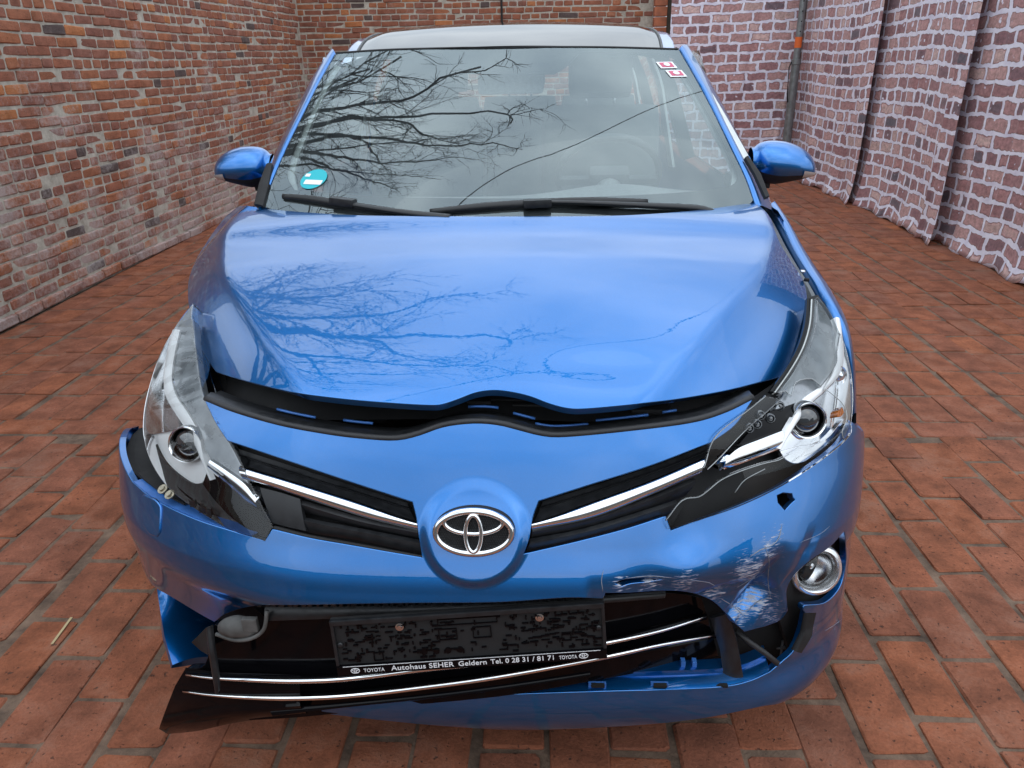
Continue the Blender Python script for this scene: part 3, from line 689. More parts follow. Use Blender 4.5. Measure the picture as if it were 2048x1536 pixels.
def build_fence():
    root = bpy.data.objects.new('board_fence', None); COL.objects.link(root); root.location = (3.62, 6, 0); tag(root, 'dark weathered board fence behind the printed cloths', 'fence')
    for k in range(34):
        bm = bmesh.new(); bbox(bm, (3.62, 2.4+k*.225, 1.45), (.025, .215, 2.9), bev=.003); bm_obj('board', bm, MT['fence'], root)
    for k in range(9):
        bm = bmesh.new(); bbox(bm, (1.80+k*.225, 9.72, 1.45), (.215, .025, 2.9), bev=.003); bm_obj('board', bm, MT['fence'], root)
build_fence()
def build_pole():
    x, y = at(1577, 250, 1, 9.1)[0], 9.1
    root = bpy.data.objects.new('steel_pole', None); COL.objects.link(root); root.location = (x, y, 0); tag(root, 'grey steel telescopic pole with orange tape in the cloth corner', 'pole')
    tube('lower_tube', [(x, y, .01), (x, y, 1.36)], .052, MT['steel'], root, seg=20, auto=40)
    tube('upper_tube', [(x, y, 1.36), (x, y, 2.9)], .040, MT['steel'], root, seg=20, auto=40)
    tube('collar', [(x, y, 1.33), (x, y, 1.335), (x, y, 1.39), (x, y, 1.395)], [.052, .062, .062, .045], MT['steel'], root, seg=20, auto=30)
    bm = bmesh.new(); bbox(bm, (x, y, .006), (.2, .2, .012)); bm_obj('base_plate', bm, MT['steel'], root)
    tube('tape', [(x, y, 1.52), (x, y, 1.64)], .0425, MT['orange'], root, seg=20, auto=40)
    bm = bmesh.new()
    for k in range(9): bbox(bm, (x-.004, y-.040, 1.70+k*.11), (.014, .004, .014))
    bm_obj('pin_hole', bm, MT['dark'], root)['kind'] = 'stuff'
    tube('handle', [(x-.06, y-.02, 1.36), (x-.09, y-.05, 1.3), (x-.075, y-.05, 1.0), (x-.055, y-.03, .9)], .008, MT['cable'], root, seg=8)
build_pole()
# a straw on the paving
p0, p1 = at(104, 1288, 2, .006), at(143, 1235, 2, .006)
bm = bmesh.new(); bbox(bm, (p0+p1)/2, (np.linalg.norm(p1-p0), .007, .002), X=(p1-p0)/np.linalg.norm(p1-p0), Y=np.cross((0, 0, 1), (p1-p0)/np.linalg.norm(p1-p0)))
tag(bm_obj('dry_straw', bm, MT['straw']), 'single pale dry straw lying in a paving joint', 'straw')

# ------------------------------------------------------------------ bare tree behind the long wall (seen only as a reflection) and an overhead wire
def reflect_to(px, py, S, axis, v):
    P = S.hit(px, py); n = S.nrm(P[None])[0]; d = ray(px, py); d = d/np.linalg.norm(d); r = d-2*(d@n)*n
    return P+r*((v-P[axis])/r[axis])
def build_tree():
    root = bpy.data.objects.new('bare_tree', None); COL.objects.link(root); base = np.array([-9.2, 6.6, 0.]); root.location = base
    tag(root, 'tall leafless tree standing beyond the long brick wall', 'tree')
    r = np.random.default_rng(4); bmT = bmesh.new(); bmC = bmesh.new()
    # limbs that show in the windscreen, followed back from their mirror image to a plane through the crown
    limbs = [[(600, 235), (690, 215), (800, 200), (880, 160), (965, 132)], [(600, 262), (700, 235), (770, 238), (900, 228), (1010, 225), (1025, 250)],
             [(590, 290), (680, 272), (780, 278), (850, 290), (920, 290), (985, 287), (1045, 300)], [(590, 300), (650, 310), (760, 325), (850, 322), (910, 312)],
             [(585, 310), (660, 335), (740, 360), (800, 382)], [(600, 240), (640, 200), (720, 160), (800, 115)], [(590, 270), (720, 280), (765, 330), (800, 352)],
             [(780, 240), (850, 270), (915, 290)], [(600, 215), (660, 170), (740, 135)], [(640, 300), (740, 290), (830, 282), (960, 270)], [(610, 330), (720, 345), (880, 358)]]
    starts = []
    def twig(p, d, ln, rad, lev):
        n = 7 if lev < 2 else 4; pts = [p]; dd = d/np.linalg.norm(d)
        for i in range(n):
            dd = dd+r.normal(0, .17, 3)+np.array([0, 0, .03]); dd /= np.linalg.norm(dd); pts.append(pts[-1]+dd*ln/n)
        tube('', pts, np.linspace(rad, rad*.45, n+1), None, seg=5 if lev < 2 else 3, bm=bmC)
        if lev < 4:
            for k in range(5 if lev < 2 else 4):
                i = r.integers(1, n+1); q = r.normal(0, 1, 3); q -= dd*(q@dd); q /= np.linalg.norm(q)
                twig(pts[i], dd*.8+q*.75, ln*r.uniform(.45, .7), rad*.5, lev+1)
    fork = base+np.array([.6, 0, 4.2])
    tube('', [base, base+[.15, 0, 1.5], base+[.25, .1, 3], fork], [.34, .27, .23, .2], None, seg=14, bm=bmT)
    for li, lb in enumerate(limbs):
        yy = 6.4+r.uniform(-.7, .7); P = np.array([reflect_to(q[0], q[1], WS, 1, yy+.15*i) for i, q in enumerate(lb)])
        rad = .075*r.uniform(.7, 1.1) if li < 5 else .048
        mid = .5*(fork+P[0])+np.array([-.6, 0, .4])
        full = catmull([fork, mid]+list(P), .35)
        full = [p+r.normal(0, .035, 3) for p in full]
        tube('', full, [.15, .10, rad*1.3, rad, rad*.7, rad*.35], None, seg=7, bm=bmT)
        m = len(full)
        for k in range(16):
            i = int(m*(.25+.72*r.random())); i = min(i, m-2); d = full[i+1]-full[i]; d /= np.linalg.norm(d)
            q = r.normal(0, 1, 3); q -= d*(q@d); q /= np.linalg.norm(q); twig(full[i], d+q*.8, r.uniform(.7, 1.7), rad*.38, 2)
    # the rest of the crown
    for k in range(9):
        a = r.uniform(0, 6.28); d = np.array([math.cos(a)*.8-.2, math.sin(a)*.8, 1.1]); pts = [fork]
        for i in range(9): d = d+r.normal(0, .12, 3); d /= np.linalg.norm(d); pts.append(pts[-1]+d*.75)
        tube('', pts, np.linspace(.14, .03, 10), None, seg=7, bm=bmT)
        for j in range(4):
            i = r.integers(3, 10); q = r.normal(0, 1, 3); q /= np.linalg.norm(q); twig(pts[i], d+q*.9, r.uniform(1.2, 2.4), .03, 2)
    bm_obj('trunk', bmT, MT['bark'], root, smooth=True); c = bm_obj('crown', bmC, MT['bark'], root, smooth=True)
build_tree()
def build_tree2():
    root = bpy.data.objects.new('bare_tree', None); COL.objects.link(root); base = np.array([-6.0, 1.2, 0.]); root.location = base
    tag(root, 'forked leafless tree standing beyond the low brick wall', 'tree')
    r = np.random.default_rng(9); bmT = bmesh.new(); bmC = bmesh.new()
    tube('', [base, base+[.05, 0, 1.2], base+[.1, .1, 2.2]], [.2, .17, .15], None, seg=12, bm=bmT)
    def grow(p, d, ln, rad, lev):
        n = 6; pts = [p]; dd = d/np.linalg.norm(d)
        for i in range(n): dd = dd+r.normal(0, .15, 3)+np.array([0, 0, .04]); dd /= np.linalg.norm(dd); pts.append(pts[-1]+dd*ln/n)
        tube('', pts, np.linspace(rad, rad*.5, n+1), None, seg=6 if lev < 2 else 4, bm=bmT if lev < 2 else bmC)
        if lev < 4:
            for k in range(4):
                i = r.integers(2, n+1); q = r.normal(0, 1, 3); q -= dd*(q@dd); q /= np.linalg.norm(q); grow(pts[i], dd*.8+q*.7, ln*r.uniform(.5, .75), rad*.5, lev+1)
    for d in ((.5, .2, 1.), (-.5, .3, 1.), (.1, -.6, 1.), (.2, .7, .9)): grow(base+np.array([.1, .1, 2.2]), np.array(d), 2.4, .10, 0)
    bm_obj('trunk', bmT, MT['bark'], root, smooth=True); bm_obj('crown', bmC, MT['bark'], root, smooth=True)
build_tree2()
def build_wire():
    a = reflect_to(1400, 184, WS, 2, 7.5); m = reflect_to(1150, 290, WS, 2, 7.3); b = reflect_to(930, 398, WS, 2, 7.5)
    d = (b-a)/np.linalg.norm(b-a); P = catmull([a-d*10+[0, 0, .5], a, m, b, b+d*10+[0, 0, .5]], .5)
    o = tube('overhead_wire', P, .012, MT['cable'], None, seg=6); tag(o, 'thin black wire slung high over the yard', 'wire')
build_wire()
# ------------------------------------------------------------------ the car
CARZ = np.array([0, 2.2, 0.])
CAR = bpy.data.objects.new('car', None); COL.objects.link(CAR); CAR.location = CARZ
tag(CAR, 'blue family car with crashed front corner, popped bonnet and torn bumper', 'car')
f3 = lambda x, z: (x, float(Ffn(x, z)), z)
fe = lambda s, z: (s*.9985*float(_W(z)), float(Ffn(s*.9985*float(_W(z)), z)), z)
AX = lambda px, py, x: at(px, py, 0, x)
AY = lambda px, py, y: at(px, py, 1, y)
SEAL = [(410, 800), (470, 824), (560, 850), (650, 867), (720, 876), (790, 880), (835, 871), (880, 855), (920, 848), (960, 846), (1000, 850), (1040, 860), (1085, 871), (1130, 873), (1250, 862), (1380, 845), (1450, 824), (1505, 797)]
def scuff(P):
    s = np.zeros(len(P))
    for q, a, b in (((1500, 1140), .050, 1.), ((1540, 1100), .035, .9), ((1510, 1200), .05, 1.), ((1480, 1225), .035, 1.), ((1560, 1060), .022, .8), ((1300, 1165), .03, .9), ((1370, 1165), .035, .9), ((1240, 1170), .022, .9), ((1430, 1185), .03, 1.), ((1670, 1250), .03, .55), ((1620, 1270), .03, .6), ((1540, 1230), .04, .8)):
        c = F.hit(*q); s = np.maximum(s, b*np.exp(-((P-c)**2).sum(1)/(a*a)))
    return s
_br = lambda x, z: np.sqrt(((x-LOGO[0])/.094)**2+((z-LOGO[1]+.004)/.080)**2)
bossmask = lambda x, z: (_br(x, z) > .78) & (_br(x, z) < 1.19)
BOSS = np.array([(LOGO[0]+.094*q*math.cos(t), LOGO[1]-.004+.080*q*math.sin(t)) for i, q in enumerate(np.linspace(.80, 1.17, 11)) for t in np.linspace(0, 2*math.pi, 110, endpoint=False)+.0286*(i % 2)])
bumper = panel('bumper_cover', [
    SEAL, [(1470, 848), (1425, 882)], [(1300, 930), (1180, 968), (1076, 1001)], [(1064, 1035), (1058, 1075), (1046, 1110)],
    [(1150, 1086), (1250, 1060), (1331, 1034)], [(1341, 1063)], [(1400, 1041), (1480, 1011), (1560, 973), (1630, 928), (1680, 888), (1706, 846)],
    [fe(1, .665)], [fe(1, .58), fe(1, .5), fe(1, .4), fe(1, .3), fe(1, .22)], [(1592, 1394), (1530, 1411)], [(1400, 1437), (1250, 1452), (1050, 1460), (900, 1453), (760, 1440), (640, 1426)],
    [(650, 1416)], [(800, 1404), (1000, 1391), (1200, 1384), (1350, 1380), (1450, 1374), (1500, 1363), (1540, 1345)], [(1568, 1322), (1590, 1300), (1606, 1262), (1613, 1226)],
    [(1608, 1213), (1650, 1207), (1680, 1176), (1692, 1130), (1693, 1090), (1690, 1060)], [(1660, 1093), (1620, 1120), (1588, 1150), (1573, 1180), (1575, 1222)],
    [(1560, 1240), (1530, 1252)], [(1490, 1262)], [(1475, 1248), (1450, 1222), (1425, 1200), (1385, 1185), (1330, 1180), (1260, 1184), (1210, 1185)], [(1205, 1196)],
    [(1133, 1194), (993, 1203), (797, 1205), (592, 1209), (506, 1212), (455, 1225), (428, 1243)], [f3(-.66, .42), f3(-.78, .385)], [fe(-1, .40), fe(-1, .5), fe(-1, .60), fe(-1, .655)],
    [f3(-.850, .668), f3(-.842, .674), f3(-.825, .677), f3(-.80, .673), f3(-.77, .668), (265, 966)], [ (300, 995), (350, 1022), (400, 1043), (450, 1059), (530, 1083)], [(545, 1060)],
    [(620, 1078), (700, 1092), (780, 1106), (846, 1117)], [(838, 1070), (834, 1035), (826, 1003)], [(700, 962), (560, 915), (455, 880)], [(432, 845), (410, 800)]],
    F, MT['paint'], CAR, holes=[[[(1553, 990), (1566, 984)], [(1585, 986)], [(1587, 994), (1593, 1000)], [(1582, 1010)], [(1570, 1023)], [(1562, 1014)], [(1555, 1006)], [(1553, 990)]], [[(1226, 1167), (1246, 1158), (1290, 1155), (1332, 1159)], [(1300, 1165), (1262, 1169), (1244, 1175)], [(1226, 1167)]]],
    depth=.014, edge=.002, res=.0068, attr={'scuff': scuff}, extra=(BOSS, bossmask))
bumper['label'] = 'torn and scuffed blue bumper skin'
panel('washer_cover', [[(286, 991), (308, 1001)], [(318, 1012), (319, 1030), (317, 1064)], [(312, 1071)], [(298, 1066), (287, 1050)], [(281, 1020), (280, 1000)], [(286, 991)]], F.shifted(-.004), MT['paint'], bumper, depth=.006, res=.008, edge=.003)
# lower left corner skin hanging behind the overhang
Fb = F.shifted(.02)
ribbon('bumper_corner', [AX(308, 1142, -.79), AX(316, 1192, -.76), AX(328, 1270, -.70), AX(345, 1330, -.655)], [AX(350, 1125, -.735), AX(405, 1190, -.665), AX(445, 1245, -.618), AX(434, 1316, -.588)], MT['paint'], CAR, bulge=.012, depth=.01, n=40, k=11)
# flange, liner and bolts in the gap that opened beside the left lamp
fl = F.curve([(265, 966), (300, 995), (350, 1022), (400, 1043), (450, 1059), (500, 1074)])
ribbon('bumper_flange', fl+[0, .004, .002], fl+np.array([.035, .055, -.004]), MT['paint_in'], bumper, bulge=-.002, depth=.003, n=30)
fl2 = F.curve([(258, 958), (275, 975), (310, 1000), (350, 1022)])
ribbon('liner', fl2+[.01, .02, .004], fl2+np.array([.07, .10, -.02]), MT['mblack'], CAR, bulge=0, depth=.003, n=24)
arch = np.array([(-.842, .420, .650), (-.835, .370, .655), (-.815, .310, .655), (-.790, .260, .652), (-.755, .215, .648), (-.72, .185, .645)])
ribbon('liner', arch, arch+np.array([.13, .12, -.03]), MT['mblack'], CAR, bulge=-.01, depth=.003, n=24)
for q in ((327, 985), (341, 996)):
    c = F.hit(*q)+[-.002, .004, .005]; x_, y_, n_ = frame_from((-.2, -.5, .9), (0, 1, 0)); bm = bmesh.new()
    tube('', [c, c+n_*.002, c+n_*.0021, c+n_*.006], [.0105, .0105, .006, .0055], None, seg=14, bm=bm, upv=(0, 1, 0)); bm_obj('bolt', bm, MT['bolt'], bumper, auto=35, smooth=True)
bm = bmesh.new()
for q, s in (((373, 1018), .012), ((392, 1030), .014), ((405, 1036), .010)):
    c = F.hit(*q)+[.008, .014, .004]; bbox(bm, c, (s, .006, .014), bev=.001)
bm_obj('clip', bm, MT['mblack'], bumper)['kind'] = 'stuff'

# ---- bonnet
hood = panel('hood', [
    [(488, 411), (540, 418), (600, 424), (700, 430), (800, 432), (1000, 433), (1200, 432), (1300, 428), (1400, 420), (1460, 412), (1501, 406)],
    [(1515, 409), (1532, 424), (1543, 440)], [(1549, 460), (1562, 490), (1587, 530), (1606, 560), (1613, 588), (1614, 620), (1612, 650), (1604, 682), (1594, 706), (1580, 730), (1562, 752)],
    [(1500, 768), (1440, 782), (1350, 797), (1250, 808), (1170, 815), (1135, 814), (1100, 805), (1060, 790), (1020, 781), (985, 778), (950, 783), (915, 796), (885, 806), (862, 808), (800, 805), (700, 797), (600, 785), (560, 778), (500, 763), (455, 750), (432, 742)],
    [(420, 725), (400, 690), (386, 650), (378, 610), (376, 575), (380, 550), (392, 520), (410, 490), (430, 460), (450, 435), (462, 425)], [(475, 414), (488, 411)]],
    H, MT['paint'], CAR, depth=.016, edge=.0022, res=.0125)
# engine bay seen through the gap
A = resamp(F.curve(SEAL), 80)
seal = tube('hood_seal', A+np.array([0, .004, .002]), .0058, MT['rubber'], CAR, seg=10, upv=(0, 1, 0))
grid('slam_panel', [A+np.array(d) for d in ((0, .008, .006), (0, .03, .004), (0, .05, -.006), (0, .075, -.012), (0, .09, -.05), (0, .11, -.16), (0, .14, -.30))], MT['black'], CAR, auto=40)
for a0, a1, dz in ((.16, .24, .0), (.28, .33, .004), (.50, .55, .008), (.57, .62, .004), (.72, .80, .0), (.83, .86, .002), (.62, .70, -.006)):
    n0, n1 = int(a0*79), int(a1*79); Q = A[n0:n1+1]+np.array([0, .060, -.002+dz]); tube('panel_edge', Q, .0028, MT['paint_in'], CAR, seg=6)
bx_, by_ = np.meshgrid(np.linspace(-.74, .74, 24), np.linspace(.16, .86, 14)); bz_ = Hfn(bx_, by_)-.085-.03*(by_ < .22)
grid('engine_cover', [np.stack([bx_[i], by_[i], bz_[i]], -1) for i in range(14)], MT['mblack'], CAR)
for px, py, y, s in ((1010, 800, .24, (.10, .06, .03)), (960, 812, .22, (.05, .04, .04)), (1060, 812, .22, (.07, .05, .03)), (700, 820, .26, (.16, .05, .04)), (600, 810, .26, (.09, .08, .05)), (780, 826, .22, (.05, .03, .02)), (1300, 822, .2, (.08, .03, .02))):
    bm = bmesh.new(); bbox(bm, AY(px, py, y), s, bev=.006); bm_obj('engine_part', bm, MT['rubber'], CAR)
Q = [AY(540, 770, .34), AY(548, 800, .3), AY(560, 830, .27), AY(590, 850, .25)]; tube('inner_arch', Q, .02, MT['paint_in'], CAR, seg=10)
bm = bmesh.new(); bbox(bm, AY(466, 778, .33), (.02, .02, .03), bev=.003); bm_obj('yellow_plug', bm, MT['yellow'], CAR)
# channel strips between lamp and bonnet, left
for i, (mat, o0, o1) in enumerate((('mblack', 0, 14), ('satin', 14, 16), ('mblack', 16, 30), ('satin', 30, 31.5), ('mblack', 31.5, 44))):
    b0 = [(383+o0, 655), (391+o0, 700), (404+o0, 745), (420+o0, 795)]; b1 = [(383+o1, 655), (391+o1, 700), (404+o1, 745), (420+o1, 795)]
    ribbon('channel_strip', F.curve(b0, off=.17), F.curve(b1, off=.17), MT[mat], CAR, bulge=.001, depth=.006, n=20, k=3)

# ---- upper grille, two wings
def wing(name, lab, slot, parts, fin):
    g = panel('upper_grille', slot, F.shifted(.055), MT['mblack'], CAR, depth=.02, res=.03)
    for nm, mat, up_, lo_, ou, ol, bl in parts:
        ribbon(nm, F.curve(up_, off=ou), F.curve(lo_, off=ol), MT[mat], g, bulge=bl, depth=.010, n=40)
    return g
wing('l', '', [[(440, 870), (560, 900), (700, 948), (840, 990)], [(850, 1060), (858, 1128)], [(780, 1118), (620, 1092), (535, 1075)], [(440, 870)]], [
    ('black_wing', 'black', [(462, 893), (590, 934), (720, 976), (815, 1006)], [(487, 930), (600, 966), (720, 1004), (832, 1042)], .042, .018, -.004),
    ('wing_rib', 'black', [(470, 906), (590, 945), (720, 985), (820, 1016)], [(472, 910), (592, 949), (722, 989), (822, 1020)], .034, .034, .003),
    ('chrome_bar', 'chrome', [(480, 931), (600, 967), (720, 1005), (834, 1046)], [(485, 957), (540, 973), (640, 1006), (740, 1037), (836, 1058)], .012, .006, .007),
    ('slat', 'black', [(505, 977), (600, 1008), (720, 1043), (838, 1066)], [(512, 1000), (600, 1024), (720, 1054), (841, 1080)], .012, .030, .002),
    ('slat', 'black', [(524, 1020), (620, 1044), (720, 1064), (842, 1087)], [(532, 1044), (620, 1066), (720, 1082), (846, 1110)], .012, .026, .002),
    ('end_block', 'black', [(520, 975), (560, 985), (600, 998)], [(545, 1046), (580, 1055), (612, 1062)], .010, .012, .002),
    ('trim_lip', 'mblack', [(545, 1052), (620, 1071), (720, 1089), (846, 1112)], [(547, 1059), (620, 1077), (720, 1094), (846, 1118)], .004, .004, .001)], 0)
wing('r', '', [[(1440, 868), (1300, 915), (1180, 955), (1062, 990)], [(1050, 1060), (1036, 1122)], [(1150, 1098), (1250, 1075), (1345, 1050)], [(1440, 868)]], [
    ('black_wing', 'black', [(1085, 1003), (1200, 967), (1320, 927), (1424, 886)], [(1066, 1046), (1180, 1004), (1300, 960), (1410, 914)], .042, .018, -.004),
    ('wing_rib', 'black', [(1080, 1014), (1200, 977), (1320, 937), (1420, 897)], [(1079, 1018), (1200, 981), (1320, 941), (1419, 901)], .034, .034, .003),
    ('chrome_bar', 'chrome', [(1066, 1047), (1180, 1005), (1300, 961), (1410, 914)], [(1064, 1058), (1180, 1036), (1300, 990), (1402, 946)], .012, .006, .007),
    ('slat', 'black', [(1064, 1064), (1180, 1041), (1300, 1000), (1392, 962)], [(1061, 1078), (1180, 1056), (1300, 1019), (1370, 992)], .012, .030, .002),
    ('slat', 'black', [(1060, 1085), (1180, 1062), (1300, 1025), (1356, 1006)], [(1049, 1106), (1150, 1084), (1300, 1043), (1333, 1033)], .012, .026, .002)], 0)

# ---- emblem
def ell_ring(name, c, X, Y, Z, a, b, wdt, hgt, mat, parent, zoff=0, n=64, taper=0):
    rows = []
    for t in np.linspace(0, 2*math.pi, n, endpoint=False):
        o = np.array([math.cos(t), math.sin(t)]); k = 1-taper*abs(o[1])
        nn = np.array([o[0]/a, o[1]/b]); nn /= np.linalg.norm(nn); row = []
        for q in np.linspace(0, 2*math.pi, 10, endpoint=False):
            w_ = wdt*k*math.cos(q); h_ = hgt*math.sin(q)
            row.append(c+X*(a*o[0]+nn[0]*w_)+Y*(b*o[1]+nn[1]*w_)+Z*(h_+zoff))
        rows.append(row)
    return grid(name, rows, mat, parent, closeu=True, closev=True)
ec = F.hit(949, 1059); en = F.nrm(ec[None], .03)[0]; en = np.array([.0, -.95, .30]); eX, eY, eZ = frame_from(en)
ec = ec+eZ*.016
bm = bmesh.new(); vs = [bm.verts.new(ec+eX*.0735*math.cos(t)+eY*.0435*math.sin(t)) for t in np.linspace(0, 2*math.pi, 48, endpoint=False)]; bm.faces.new(vs)
r_ = bmesh.ops.extrude_face_region(bm, geom=bm.faces[:]); bmesh.ops.translate(bm, verts=[v for v in r_['geom'] if isinstance(v, bmesh.types.BMVert)], vec=Vector(-eZ*.024))
emb = bm_obj('emblem', bm, MT['mblack'], CAR)
bm = bmesh.new()
for i in range(-16, 17):
    for j in range(-9, 10):
        x_, y_ = (i+.5*(j % 2))*.0042, j*.0042
        if (x_/.066)**2+(y_/.037)**2 < 1: bbox(bm, ec+eX*x_+eY*y_+eZ*.0006, (.0026, .0026, .0012), eX, eY, eZ)
bm_obj('mesh_relief', bm, MT['black'], emb)['kind'] = 'stuff'
ell_ring('emblem_ring', ec, eX, eY, eZ, .0675, .0385, .0062, .0070, MT['chrome'], emb, .003)
ell_ring('emblem_ring', ec+eY*.0195, eX, eY, eZ, .0520, .0215, .0046, .0055, MT['chrome'], emb, .004)
ell_ring('emblem_ring', ec-eY*.001, eX, eY, eZ, .0140, .0335, .0044, .0058, MT['chrome'], emb, .0055)

# ---- lower grille insert, hanging loose
def Mfn(x, z):
    x = np.asarray(x, float); return -.052-.14*(.49-z)+np.where(x > 0, .42*x**2+.6*np.clip(x, 0, 1)**4, .16*x**2+.5*np.clip(-x-.45, 0, 1)**2)+.03*np.exp(-((z-.30)/.05)**2)*0
MS = Surf('y', Mfn, 0, (.6, 3.))
low = panel('lower_grille', [[(508, 1214), (600, 1214), (800, 1213), (1000, 1205), (1150, 1200), (1300, 1186), (1400, 1196), (1440, 1230)], [(1462, 1290), (1440, 1310)], [(1300, 1340), (1150, 1368), (1000, 1392), (800, 1412), (620, 1432), (500, 1440)], [(420, 1400), (360, 1395), (372, 1340)], [(410, 1330), (425, 1260)], [(430, 1250), (470, 1280), (515, 1275), (535, 1240)], [(508, 1214)]], MS.shifted(.02), MT['gblack'], CAR, depth=.02, res=.016)
low['label'] = 'gloss black lower grille insert hanging askew'
tp = [(530, 1214), (650, 1213), (800, 1211), (1000, 1203), (1212, 1190), (1330, 1181)]
ribbon('top_rail', MS.curve([(q[0], q[1]) for q in tp], off=.004), MS.curve([(530, 1242), (650, 1238), (800, 1232), (1000, 1222), (1212, 1206), (1330, 1196)], off=-.004), MT['black'], low, bulge=.003, depth=.03)
for c in ([(372, 1350), (420, 1356), (500, 1360), (600, 1362), (700, 1357), (850, 1338), (1000, 1322), (1200, 1288), (1320, 1262), (1412, 1233)], [(366, 1383), (420, 1390), (500, 1395), (600, 1396), (700, 1391), (850, 1374), (1000, 1353), (1200, 1316), (1320, 1290), (1432, 1270)]):
    tube('chrome_strip', resamp(MS.curve(c, off=-.012), 60), [.0015, .0052, .0052, .005, .0045, .002], MT['chrome'], low, seg=10, upv=(0, 1, 0))
# moulded ledges between the strips
for up_, lo_, ou, ol in (([(372, 1338), (500, 1348), (600, 1350), (700, 1345), (1000, 1312), (1200, 1280), (1412, 1226)], [(372, 1347), (500, 1357), (600, 1359), (700, 1354), (1000, 1319), (1200, 1285), (1412, 1231)], .016, -.008),
                         ([(366, 1370), (500, 1382), (600, 1384), (700, 1379), (1000, 1342), (1200, 1306), (1432, 1262)], [(366, 1380), (500, 1392), (600, 1393), (700, 1388), (1000, 1350), (1200, 1313), (1432, 1268)], .016, -.008),
                         ([(540, 1418), (700, 1403), (850, 1388), (1010, 1368), (1180, 1342)], [(545, 1432), (700, 1414), (850, 1398), (1010, 1378), (1180, 1352)], -.004, -.010)):
    ribbon('ledge', MS.curve(up_, off=ou), MS.curve(lo_, off=ol), MT['gblack'], low, bulge=.002, depth=.008)
# flared lower left end of the insert
rowsL = [MS.curve(c, off=o)[:] for c, o in (([(372, 1335), (420, 1342), (480, 1346), (600, 1350)], .004), ([(350, 1372), (410, 1384), (480, 1390), (600, 1394)], -.010), ([(335, 1410), (400, 1406), (480, 1404), (600, 1404)], -.006), ([(322, 1445), (390, 1432), (470, 1420), (600, 1412)], -.012), ([(318, 1458), (395, 1448), (475, 1434), (610, 1424)], -.004), ([(335, 1468), (395, 1462), (480, 1444), (615, 1428)], .03))]
grid('flared_end', [resamp(r_, 30) for r_ in rowsL], MT['gblack'], low, auto=60)
# broken trim strip dangling on the left
ribbon('trim_strip', [AY(412, 1256, -.06), AY(416, 1300, -.075), AY(424, 1350, -.085), AY(430, 1386, -.09)], [AY(421, 1252, -.06), AY(428, 1300, -.075), AY(436, 1350, -.085), AY(437, 1385, -.09)], MT['black'], low, bulge=.004, depth=.008, n=24)
ribbon('trim_strip', [AY(383, 1285, -.0), AY(412, 1255, -.03)], [AY(402, 1302, -.0), AY(416, 1310, -.03)], MT['mblack'], low, bulge=0, depth=.006, n=8)
# dusty back of the fog lamp seen at the upper left of the mouth
bl_ = MS.hit(478, 1250)+[0, -.004, 0]; bm = bmesh.new(); bmesh.ops.create_uvsphere(bm, u_segments=20, v_segments=12, radius=1)
for v in bm.verts: v.co = Vector(bl_)+Vector((v.co.x*.042, v.co.y*.018, v.co.z*.024-.004*abs(v.co.x)))
bm_obj('lamp_back', bm, MT['dirtylamp'], low, smooth=True)
bm = bmesh.new(); bbox(bm, MS.hit(505, 1240)+[0, -.012, 0], (.03, .012, .03), bev=.003); bm_obj('lamp_socket', bm, MT['dirtylamp'], low)
tube('lamp_rim', MS.curve([(432, 1268), (470, 1280), (505, 1276), (528, 1258), (534, 1222)], off=-.012), .004, MT['dirtylamp'], low, seg=8)
# tab row under the bumper edge
bm = bmesh.new(); rr_ = random.Random(3)
for i in range(46):
    px = 520+i*14.6+rr_.uniform(-3, 3); c = MS.hit(px, np.interp(px, [520, 800, 1000, 1190], [1211, 1209, 1203, 1196])); bbox(bm, c+[0, .004, 0], (rr_.uniform(.004, .011), .01, rr_.uniform(.005, .009)), bev=.001)
bm_obj('clip_row', bm, MT['black'], low)['kind'] = 'stuff'
# dark mouth behind
mo = [[(x, Ffn(x*.92, .36)+.09, z) for x in np.linspace(-.585, .70, 30)] for z in (.16, .25, .35, .45, .56)]
grid('mouth_shroud', mo, MT['dark'], CAR)
# under tray with ribs and a pipe behind the torn right corner
bm = bmesh.new()
for i in range(7):
    bbox(bm, AY(1478+i*18, 1300-i*4, .17), (.004, .09, .085), bev=.001)
for k in range(3): bbox(bm, AY(1520, 1268+k*34, .17), (.15, .09, .004))
bm_obj('under_tray', bm, MT['grey'], CAR)
tube('hose', [AY(1470, 1262, .06), AY(1500, 1285, .05), AY(1530, 1306, .04), AY(1556, 1328, .03)], .006, MT['rubber'], CAR, seg=10)
tube('pipe', [AY(1485, 1326, .14), AY(1515, 1312, .14), AY(1545, 1298, .15)], .012, MT['grey'], CAR, seg=12)
ribbon('air_guide', [AY(1458, 1225, .03), AY(1475, 1290, .03), AY(1487, 1355, .02)], [AY(1420, 1236, .05), AY(1440, 1300, .04), AY(1448, 1362, .02)], MT['black'], CAR, bulge=.004, depth=.006, n=20)
ribbon('torn_edge', [AY(1607, 1226, .05), AY(1600, 1262, .045), AY(1582, 1298, .03)], [AY(1614, 1226, .04), AY(1611, 1262, .035), AY(1594, 1304, .02)], MT['mblack'], bumper, bulge=.003, depth=.02, n=16)
